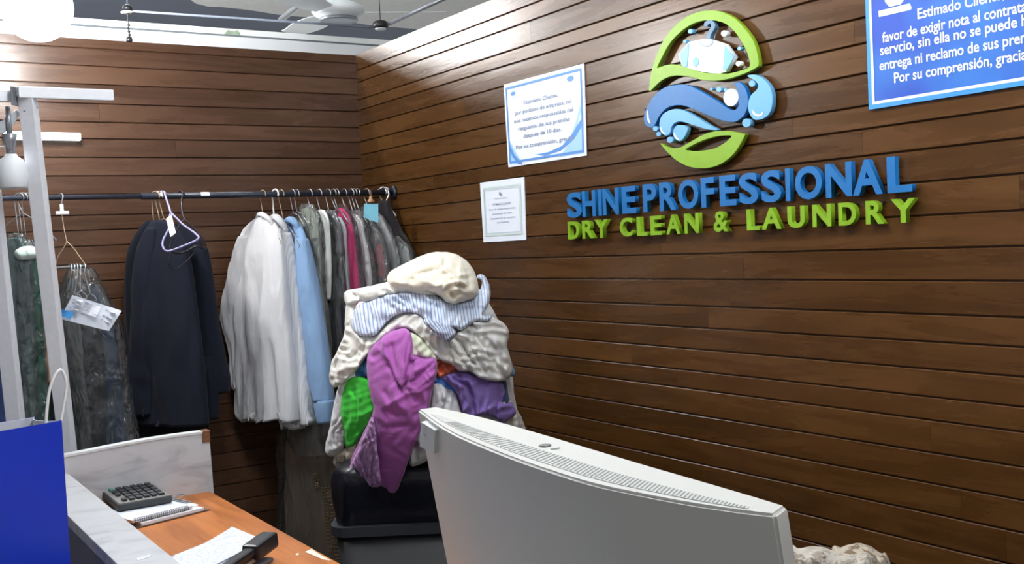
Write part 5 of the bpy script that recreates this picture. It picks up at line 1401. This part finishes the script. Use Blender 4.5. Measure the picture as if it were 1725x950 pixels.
for a, b in zip(A, A[1:]):
    for k in range(4): bm.faces.new((a[k], a[(k + 1) % 4], b[(k + 1) % 4], b[k]))
bm.faces.new(A[0]); bm.faces.new(A[-1][::-1])
wparent(link('top_edge', bm_mesh(bm), M_EDGE), pn)
pc = onY(344, 736, yd)
bm = bmesh.new(); add_box(bm, (x1 - .010, yd + .0015, pz1 - .012), (.022, .004, .028)); add_box(bm, (x1 - .008, yd + .017, pz1 + .003), (.02, .037, .004))
wparent(link('broken_corner', bm_mesh(bm), M_CHIP), pn)['label'] = 'brown bare corner'

# ---- clipboard with papers, spiral notebook, calculator
def zplace(u, v, z): p = onZ(u, v, z); return np.array([p[0], p[1], z])
cb = thing('clipboard', 'brown clipboard under the papers and calculator on the desk', 'clipboard', zplace(280, 862, DZ))
qc = [zplace(188, 868, DZ), zplace(238, 890, DZ), zplace(360, 862, DZ), zplace(322, 834, DZ)]
M_CLIPB = plain('brown hardboard', rgb(88, 68, 54), .5, vary=.1)
def prism(name, base, thk, mat, parent, lift=0.0):
    bm = bmesh.new(); vs = [bm.verts.new(p + np.array([0, 0, lift])) for p in base]; f = bm.faces.new(vs)
    r = bmesh.ops.extrude_face_region(bm, geom=[f]); bmesh.ops.translate(bm, vec=(0, 0, thk), verts=[q for q in r['geom'] if isinstance(q, bmesh.types.BMVert)])
    return wparent(link(name, bm_mesh(bm), mat), parent)
ang = 0.0
# axes of the stack on the desk, from the picture
A0 = zplace(236, 889, DZ); A1 = zplace(346, 861, DZ)
ex = (A1 - A0); Wc = np.linalg.norm(ex); ex /= Wc
ey = np.array([-ex[1], ex[0], 0]); 
if ey[1] < 0: ey = -ey
def st(x, y, z): return A0 + ex * x + ey * y + np.array([0, 0, z])
def st_box(name, x0, x1, y0, y1, z0, z1, mat, parent, bevel=.001, rot=0.0):
    c = st((x0 + x1) / 2, (y0 + y1) / 2, (z0 + z1) / 2)
    R = Matrix.Rotation(math.atan2(ex[1], ex[0]) + rot, 3, 'Z')
    return wparent(box(name, tuple(c), (x1 - x0, y1 - y0, z1 - z0), mat, None, R, bevel), parent)
st_box('board', -.01, Wc + .012, -.004, .225, 0, .003, M_CLIPB, cb)
M_PAGES = plain('paper edges', rgb(226, 228, 234), .7, bump=.3, bscale=200)
c_ = st(Wc - .012, .10, .0)
bm = bmesh.new()
R = Matrix.Rotation(math.atan2(ex[1], ex[0]), 3, 'Z')
add_box(bm, st(Wc - .004, .115, .012), (.022, .085, .002), R @ Matrix.Rotation(.35, 3, 'Y'), .0006)
add_box(bm, st(Wc + .008, .115, .006), (.014, .07, .008), R, .002)
add_tube(bm, [st(Wc + .004, .07, .012), st(Wc + .004, .16, .012)], .004, 8)
add_tube(bm, [st(Wc - .008, .145, .014), st(Wc + .016, .15, .022), st(Wc + .02, .125, .024), st(Wc - .004, .12, .016)], .0014, 6)
wparent(link('clip', bm_mesh(bm), M_STEEL), cb)['label'] = 'metal clip'
nb = thing('paper_stack', 'white papers held on the brown clipboard', 'papers', st(.1, .1, .003))
st_box('sheets', .004, Wc - .004, .0, .20, .0032, .0105, M_PAGES, nb, .0004)
px = st_box('sheet', .02, Wc - .002, .03, .216, .0107, .0115, M_PAPER, nb, .0002, .03)
px = st_box('sheet', .05, Wc + .008, .04, .214, .0117, .0122, M_PAPER, nb, .0002, -.05)
sp_ = thing('spiral_notebook', 'white spiral notebook on the clipboard in front of the calculator', 'notebook', st(.08, .04, .0125))
st_box('pages', -.012, Wc - .03, .012, .15, .0125, .0185, M_PAGES, sp_, .0004)
st_box('cover', -.014, Wc - .028, .010, .152, .0187, .0197, M_PAPER, sp_, .0002)
bm = bmesh.new()
for k in range(26):
    x = -.006 + k * (Wc - .03) / 26.5
    add_tube(bm, [st(x, .012 + .0055 * math.cos(a), .0165 + .0065 * math.sin(a)) for a in np.linspace(0, 2 * math.pi, 10, endpoint=False)], .0007, 5, True)
wparent(link('coil', bm_mesh(bm, True), M_DARKWIRE), sp_)['label'] = 'dark wire coil'
# calculator
M_CALC = plain('charcoal calculator shell', rgb(52, 56, 58), .5)
M_CALCF = plain('grey calculator face', rgb(126, 126, 122), .5)
M_KEY = plain('dark calculator key', rgb(38, 42, 46), .45)
M_KEYG = plain('teal calculator key', rgb(84, 140, 130), .45)
cz = .022
k0, k1, k2, k3 = zplace(200, 862, DZ + cz), zplace(291, 846, DZ + cz), zplace(249, 820, DZ + cz), zplace(158, 834, DZ + cz)
cx_ = (k1 - k0); cw = np.linalg.norm(cx_); cx_ /= cw
cy_ = (k3 - k0); ch = np.linalg.norm(cy_); cy_ = cy_ / ch
cy_ = np.array([-cx_[1], cx_[0], 0]); 
if cy_[1] < 0: cy_ = -cy_
ch = min(ch, .26)
O = k0 + np.array([0, 0, 0])
cal = thing('calculator', 'large grey desktop calculator with dark keys lying on the notebook', 'calculator', O)
RC = Matrix((tuple(cx_), tuple(cy_), (0, 0, 1))).transposed()
tilt = RC @ Matrix.Rotation(.03, 3, 'X')
def cal_box(name, x, y, z, sx, sy, sz, mat, bevel=.001, parent=None):
    c = Vector(O) + tilt @ Vector((x, y, z))
    return wparent(box(name, tuple(c), (sx, sy, sz), mat, None, tilt, bevel), parent or cal)
cal_box('shell', cw / 2, ch / 2, .009, cw, ch, .018, M_CALC, .004)
cal_box('face', cw / 2, ch / 2, .0185, cw - .006, ch - .006, .002, M_CALCF, .0015)
cal_box('display', cw / 2, ch * .90, .021, cw * .9, ch * .12, .006, M_KEY, .002)
nkx, nky = 6, 6
for i in range(nkx):
    for j in range(nky):
        kx = cw * (.09 + .82 * (i + .5) / nkx); ky = ch * (.05 + .74 * (j + .5) / nky)
        if i == 0: 
            ky = ch * (.05 + .74 * (j + .5) / nky)
            if j == 1: continue
        s = .62 if i < 1 else .76
        o = cal_box('key', kx, ky, .0225, cw * .82 / nkx * s, ch * .74 / nky * .7, .006, M_KEYG if (i == 0 and j >= 4) else M_KEY, .0015)
        if i == 0 and j >= 4: o['label'] = 'teal key'

# ---- receipts and stapler at the near end of the desk
def zsheet(name, px4, z, curls, mat, parent, n=10):
    """paper lying on the desk with curled ends: TL TR BR BL, curls = heights at the four corners"""
    q = [np.array([*onZ(u, v, z + c)[:2], z + c]) for (u, v), c in zip(px4, curls)]
    g_ = []
    for j in range(n + 1):
        row = []
        for i in range(n + 1):
            s, t_ = i / n, j / n
            p = (q[0] * (1 - s) + q[1] * s) * (1 - t_) + (q[3] * (1 - s) + q[2] * s) * t_
            p = p + np.array([0, 0, -.35 * max(0, (p[2] - z)) * math.sin(math.pi * t_)])
            row.append(Vector(p))
        g_.append(row)
    return wparent(link(name, grid_slab(g_, (0, 0, -.0005)), mat), parent)
M_PRINTPAPER = cloth('printed receipt paper', rgb(226, 232, 244), .6, .1, 10, (1, 1, 1), weave=False, print_col=rgb(170, 190, 220), print_scale=38, sheen=0)
M_RECEIPT = cloth('white receipt paper', rgb(226, 230, 238), .6, .05, 10, (1, 1, 1), weave=False, print_col=rgb(204, 212, 228), print_scale=150, sheen=0)
rp_ = thing('receipt', 'curled white receipt lying on the desk under the stapler', 'receipt', zplace(370, 930, DZ))
zsheet('paper', [(391, 887), (441, 908), (330, 968), (276, 950)], DZ + .0018, (.014, .010, .001, .001), M_RECEIPT, rp_)
rp2 = thing('receipt', 'printed bluish receipt under the plain white one on the desk', 'receipt', zplace(330, 945, DZ))
zsheet('paper', [(372, 904), (420, 930), (330, 985), (268, 945)], DZ + .0010, (.0, .0, .0, .0), M_PRINTPAPER, rp2)
M_STAP = plain('satin black plastic', rgb(30, 32, 36), .35)
stp = thing('stapler', 'black stapler lying across the receipts at the front of the desk', 'stapler', zplace(420, 940, DZ))
h1, h0 = zplace(452, 922, DZ + .028), zplace(408, 946, DZ + .028)
sd = h0 - h1; sd /= np.linalg.norm(sd); sn_ = np.array([-sd[1], sd[0], 0])
Rst = Matrix((tuple(sd), tuple(sn_), (0, 0, 1))).transposed()
def sb(name, x, y, z, sx, sy, sz, mat, bevel, ry=0.0):
    c = Vector(h1) + Rst @ Vector((x, y, z))
    return wparent(box(name, tuple(c), (sx, sy, sz), mat, None, Rst @ Matrix.Rotation(ry, 3, 'Y'), bevel), stp)
L_ = np.linalg.norm(h0 - h1)
sb('head', .030, 0, .012, .085, .040, .034, M_STAP, .007, .10)
sb('arm', .15, 0, .004, .19, .026, .018, M_STAP, .006, .08)
sb('base', .12, 0, -.022, .22, .036, .008, plain('grey stapler base', rgb(96, 94, 96), .5), .003)
sb('magazine', .09, 0, -.008, .16, .016, .010, M_GREYMETAL, .002, .04)

# ---- blue paper bag
BZ = .73
cs = thing('customer_counter', 'low grey shelf on the customer side carrying the blue bag', 'counter', (.12, 1.6, 0))
wparent(box('top', (.10, 1.75, BZ - .0125), (.60, 1.1, .025), M_LAM, None, bevel=.002), cs)
for y_ in (1.25, 2.25): wparent(box('side_panel', (.10, y_, (BZ - .025) / 2), (.56, .02, BZ - .025), M_SIDE), cs)
M_BAG = plain('deep blue paper', rgb(18, 50, 176), .38, bump=.12, bscale=5, vary=.05)
M_BAGIN = plain('pale bag lining', rgb(196, 198, 206), .6)
dB = 1.95
r_t = at(104, 709, dB); r_b = at(123, 950, dB - .02)
fl_t = at(-92, 752, dB - .16)
bagz = r_t[2]
b0 = np.array([r_t[0], r_t[1]]); 
fx = np.array([fl_t[0] - r_t[0], fl_t[1] - r_t[1]]); fx /= np.linalg.norm(fx)
bagW = .30
fn = np.array([-fx[1], fx[0]])
if fn @ (-b0) < 0: fn = -fn          # out of the visible front face, towards the camera
bag = thing('paper_bag', 'deep blue paper carrier bag with white cord handle at the left edge', 'bag', (b0[0], b0[1], BZ))
depthB = .10
def bp(s, d, z, bul=0.0): q = b0 + fx * s - fn * (d) + fn * bul; return Vector((q[0], q[1], z))
bm = bmesh.new(); nS, nZ = 10, 12
def bag_ring(z, inset, fold):
    pts = []
    for k in range(nS): pts.append(bp(inset + (bagW - 2 * inset) * k / nS, inset, z, .006 * math.sin(math.pi * k / nS) * fold))
    for k in range(4): pts.append(bp(bagW - inset - .02 * math.sin(math.pi * k / 4) * fold, inset + (depthB - 2 * inset) * k / 4, z))
    for k in range(nS): pts.append(bp(bagW - inset - (bagW - 2 * inset) * k / nS, depthB - inset, z))
    for k in range(4): pts.append(bp(inset + .02 * math.sin(math.pi * k / 4) * fold, depthB - inset - (depthB - 2 * inset) * k / 4, z))
    return pts
outer = [[bm.verts.new(p) for p in bag_ring(BZ + .001 + (bagz - BZ) * i / nZ, 0, .3 + .7 * i / nZ)] for i in range(nZ + 1)]
for a, b in zip(outer, outer[1:]):
    L = len(a)
    for k in range(L): bm.faces.new((a[k], a[(k + 1) % L], b[(k + 1) % L], b[k]))
bm.faces.new(outer[0][::-1])
wparent(link('body', bm_mesh(bm), M_BAG), bag)
bm = bmesh.new()
inner = [[bm.verts.new(p) for p in bag_ring(bagz + .0006 - .22 * i / 6, .003, .3 + .7 * (bagz - .22 * i / 6 - BZ) / (bagz - BZ))] for i in range(7)]
oo = [bm.verts.new(p + Vector((0, 0, .0006))) for p in bag_ring(bagz, 0, 1)]
for a, b in zip([oo] + inner, inner):
    L = len(a)
    for k in range(L): bm.faces.new((a[k], b[k], b[(k + 1) % L], a[(k + 1) % L]))
bm.faces.new(inner[-1])
wparent(link('lining', bm_mesh(bm), M_BAGIN), bag)
hd = dB + .05
bq = np.array([*(b0 - fn * .008), 0]); bn3 = np.array([fn[0], fn[1], 0])
def bagpt(u, v): r = ray(u, v); return CAM + r * (((bq - CAM) @ bn3) / (r @ bn3))
wparent(tube('handle', [bagpt(u, v) for u, v in catmull([(77, 724), (79, 690), (84, 655), (93, 632), (102, 623), (109, 634), (112, 652), (108, 680), (100, 724)], 5, False)], .0028, M_WHITEPL, n=8), bag)

# ================================================================== MONITOR AND ITS TABLE
TZ = .72
tb = thing('side_table', 'pale grey laminate table by the plank wall under the fleecy throws', 'table', (1.2, .95, 0))
wparent(box('tabletop', (1.32, .92, TZ - .0125), (.76, .94, .025), plain('pale grey table laminate', rgb(186, 186, 184), .5), None, bevel=.002), tb)
for x_, y_ in ((1.0, .5), (1.64, .5), (1.0, 1.33), (1.64, 1.33)):
    wparent(tube('leg', [(x_, y_, 0), (x_, y_, TZ - .02)], .02, M_GREYMETAL, n=12), tb)
MZ = H - .19
TZ = DZ
front_px = [(735, 685), (800, 699), (860, 715), (930, 735), (1000, 756), (1080, 780), (1160, 803), (1250, 829), (1327, 852)]
rear_px = [(703, 689), (716, 699), (735, 713), (770, 733), (850, 766), (930, 794), (1000, 815), (1080, 832), (1160, 847), (1240, 859), (1306, 867)]
F = [onZ(u, v, MZ)[:2] for u, v in front_px]; Rr = [onZ(u, v, MZ)[:2] for u, v in rear_px]
F = catmull(F, 4, False); Rr = catmull(Rr, 4, False)
mc = np.mean(np.vstack([F, Rr]), 0)
mon = thing('monitor', 'large white curved monitor seen from behind, its vented top edge sloping across the foreground', 'monitor', (mc[0], mc[1], TZ))
tl_ = math.radians(8.5); HH = .375
# tilt: going down the panel leans away from the counter (towards the wall)
ax = F[-1] - F[0]; ax = ax / np.linalg.norm(ax); nrm2 = np.array([-ax[1], ax[0]])
if nrm2[0] < 0: nrm2 = -nrm2
down = np.array([nrm2[0] * math.sin(tl_), nrm2[1] * math.sin(tl_), -math.cos(tl_)])
M_MON = plain('white monitor plastic', rgb(198, 198, 192), .42, bump=.04, bscale=300)
M_MONDARK = plain('vent slot grey', rgb(128, 130, 126), .6)
M_SCREEN = plain('dark screen glass', rgb(14, 15, 18), .12)
def ringpt(q, t): return np.array([q[0], q[1], MZ]) + down * t
sec = np.vstack([F, Rr[::-1]])
bm = bmesh.new(); levels = [0, .004, .05, .12, .2, .28, HH - .01, HH]
cenF = sec.mean(0)
rings = []
for i, t in enumerate(levels):
    s_ = 1.0 if 0 < i < len(levels) - 1 else .996
    rings.append([bm.verts.new(ringpt(cenF + (q - cenF) * s_, t)) for q in sec])
for a, b in zip(rings, rings[1:]):
    L = len(a)
    for k in range(L): bm.faces.new((a[k], a[(k + 1) % L], b[(k + 1) % L], b[k]))
bm.faces.new(rings[0]); bm.faces.new(rings[-1][::-1])
bmesh.ops.recalc_face_normals(bm, faces=bm.faces)
es = [e for e in bm.edges if len(e.link_faces) == 2 and e.calc_face_angle() > .6]
bmesh.ops.bevel(bm, geom=es, offset=.0022, segments=3, affect='EDGES')
o = wparent(link('shell', bm_mesh(bm, True, False), M_MON), mon)
me = o.data
try: me.set_sharp_from_angle(angle=math.radians(35))
except Exception: pass
# screen on the far side
bm = bmesh.new(); n = len(F); S0, S1 = [], []
for i in range(n):
    f_ = .03 + .94 * i / (n - 1); k = f_ * (n - 1); i0 = int(k); q = F[i0] * (1 - (k - i0)) + F[min(i0 + 1, n - 1)] * (k - i0)
    S0.append(bm.verts.new(ringpt(q + nrm2 * .0012, .012))); S1.append(bm.verts.new(ringpt(q + nrm2 * .0012, HH - .03)))
for i in range(n - 1): bm.faces.new((S0[i], S0[i + 1], S1[i + 1], S1[i]))
wparent(link('screen', bm_mesh(bm), M_SCREEN), mon)
# top: recessed vent strip along the rear edge, slots, logo button
def along(P, f):
    k = f * (len(P) - 1); i = int(min(k, len(P) - 2)); return P[i] * (1 - (k - i)) + P[i + 1] * (k - i)
def toppt(f, g_, h=.0006):
    """f along the monitor (0 left .. 1 right), g from the rear edge (0) to the front edge (1)"""
    q = along(Rr, f) * (1 - g_) + along(F, f) * g_
    return np.array([q[0], q[1], MZ + h])
M_VENT = plain('vent strip grey', rgb(184, 186, 182), .5)
bm = bmesh.new(); prev = None
for i in range(41):
    f_ = .10 + .82 * i / 40
    wd = .34 * math.sin(math.pi * min(1, max(0, (f_ - .06) / .90))) ** .6
    g0 = .14
    cur = [bm.verts.new(toppt(f_, g0, .0006)), bm.verts.new(toppt(f_, g0 + wd, .0006)), bm.verts.new(toppt(f_, g0 + wd, -.001)), bm.verts.new(toppt(f_, g0, -.001))]
    if prev:
        for k in range(4): bm.faces.new((prev[k], prev[(k + 1) % 4], cur[(k + 1) % 4], cur[k]))
    else: bm.faces.new(cur)
    prev = cur
bm.faces.new(prev[::-1])
wparent(link('vent_strip', bm_mesh(bm), M_VENT), mon)
bm = bmesh.new()
for i in range(84):
    f_ = .20 + .71 * i / 83
    wd = .34 * math.sin(math.pi * min(1, max(0, (f_ - .06) / .90))) ** .6
    a, b = toppt(f_, .16, .0009), toppt(f_, .12 + wd, .0009)
    t = toppt(f_ + .0028, .16, .0009) - a
    vs = [bm.verts.new(p) for p in (a, b, b + t, a + t)]
    f2 = bm.faces.new(vs); r = bmesh.ops.extrude_face_region(bm, geom=[f2]); bmesh.ops.translate(bm, vec=(0, 0, -.0006), verts=[q for q in r['geom'] if isinstance(q, bmesh.types.BMVert)])
wparent(link('vent_slots', bm_mesh(bm), M_MONDARK), [c for c in mon.children if c.name == 'vent_strip'][0])
bc = onZ(918, 751.5, MZ); bd = onZ(934, 755.5, MZ)
wparent(lathe('button', (bc[0], bc[1], MZ - .001), [(.001, 0), (.0062, 0), (.0058, .0022), (.001, .0026)], plain('dark grey button', rgb(90, 92, 92), .4), None, 20), mon)
dirb = (bd - bc) / np.linalg.norm(bd - bc); per_ = np.array([-dirb[1], dirb[0], 0])
wparent(tube('button_mark', [bd + dirb * (.004 * math.cos(a)) + per_ * (.005 * math.sin(a)) + np.array([0, 0, .0006]) for a in np.linspace(-1.3, 1.3, 9)], .0007, M_VENT, None, 6), mon)
# sticker on the rear face near the left end
def rearpt(u, v, lift):
    # intersect the pixel ray with the tilted rear face near the left end
    A = np.array([*Rr[6], MZ]); B = np.array([*Rr[14], MZ]); nn = np.cross(B - A, down); nn /= np.linalg.norm(nn)
    if nn @ (CAM - A) < 0: nn = -nn
    r = ray(u, v); return CAM + r * (((A + nn * lift - CAM) @ nn) / (r @ nn))
bm = bmesh.new(); vs = [bm.verts.new(rearpt(u, v, .006)) for u, v in [(709, 711), (733, 725), (731, 764), (707, 752)]]
f = bm.faces.new(vs); nv = (vs[1].co - vs[0].co).cross(vs[2].co - vs[0].co).normalized()
if nv.dot(Vector(CAM) - vs[0].co) > 0: nv = -nv
r = bmesh.ops.extrude_face_region(bm, geom=[f]); bmesh.ops.translate(bm, vec=nv * .012, verts=[q for q in r['geom'] if isinstance(q, bmesh.types.BMVert)])
wparent(link('sticker', bm_mesh(bm), plain('white sticker', rgb(196, 200, 200), .5)), mon)['label'] = 'white sticker on the rear corner'
for (a, b, c, d) in [((713, 722), (718, 719), (718.6, 722), (713.6, 725)), ((713, 730), (717, 733), (717, 736), (713, 733))]:
    bm = bmesh.new(); q_ = [Vector(rearpt(u, v, .0066)) for u, v in (a, b, c, d)]
    wparent(link('sticker_print', grid_slab([[q_[0], q_[1]], [q_[3], q_[2]]], FWD * .0005), M_GREYPRINT), [c for c in mon.children if c.name == 'sticker'][0])
# stand
mid = ringpt(along(Rr, .5), HH * .55); base_c = (mid[0] + .10, mid[1], TZ)
bm = bmesh.new(); add_box(bm, (base_c[0] + .0, base_c[1], TZ + .006), (.2, .26, .012), None, .004)
wparent(link('stand_base', bm_mesh(bm), M_MON), mon)
wparent(tube('stand_neck', [(base_c[0] - .02, base_c[1], TZ + .008), (base_c[0] - .04, base_c[1], TZ + .08), (mid[0] + .045, mid[1], mid[2] - .02)], [.03, .028, .028], M_MON, n=16), mon)

# ---- fleecy throw at the bottom right
M_FLEECE = cloth('cream fleece', rgb(204, 196, 182), .95, 1.0, 60, (1, 1, 1), print_col=rgb(164, 152, 138), print_scale=55)
M_FLEECE2 = cloth('brown speckled fleece', rgb(190, 178, 158), .95, .8, 30, (1, 1, 1), print_col=rgb(124, 104, 80), print_scale=60)
dl = lambda u, v: 2.05 + 0 * u
def hummock(outline, d0, T, seed, cr, back, cw):
    return drape(outline, 0, T=T, rnd=30, g=3.6, seed=seed, fold_dir=20, fold_w=26, fold_a=.008, crumple=cr * .5, cw=cw, back=back, depth=lambda u, v: d0 + 0 * u)
o = link('throw', hummock([(1330, 1085), (1332, 930), (1345, 924), (1366, 920), (1388, 922), (1410, 930), (1440, 934), (1470, 942), (1500, 1085)], 1.78, .09, 41, .008, .08, 16), M_FLEECE)
tag(o, 'cream fleecy throw heaped at the bottom right corner by the monitor', 'throw')
o = link('throw', hummock([(1395, 1050), (1400, 930), (1416, 922), (1430, 917), (1448, 915), (1466, 920), (1484, 932), (1496, 940), (1520, 1050)], 1.95, .07, 43, .012, .06, 13), M_FLEECE2)
tag(o, 'brown speckled fleecy throw behind the cream one at the bottom right corner', 'throw')
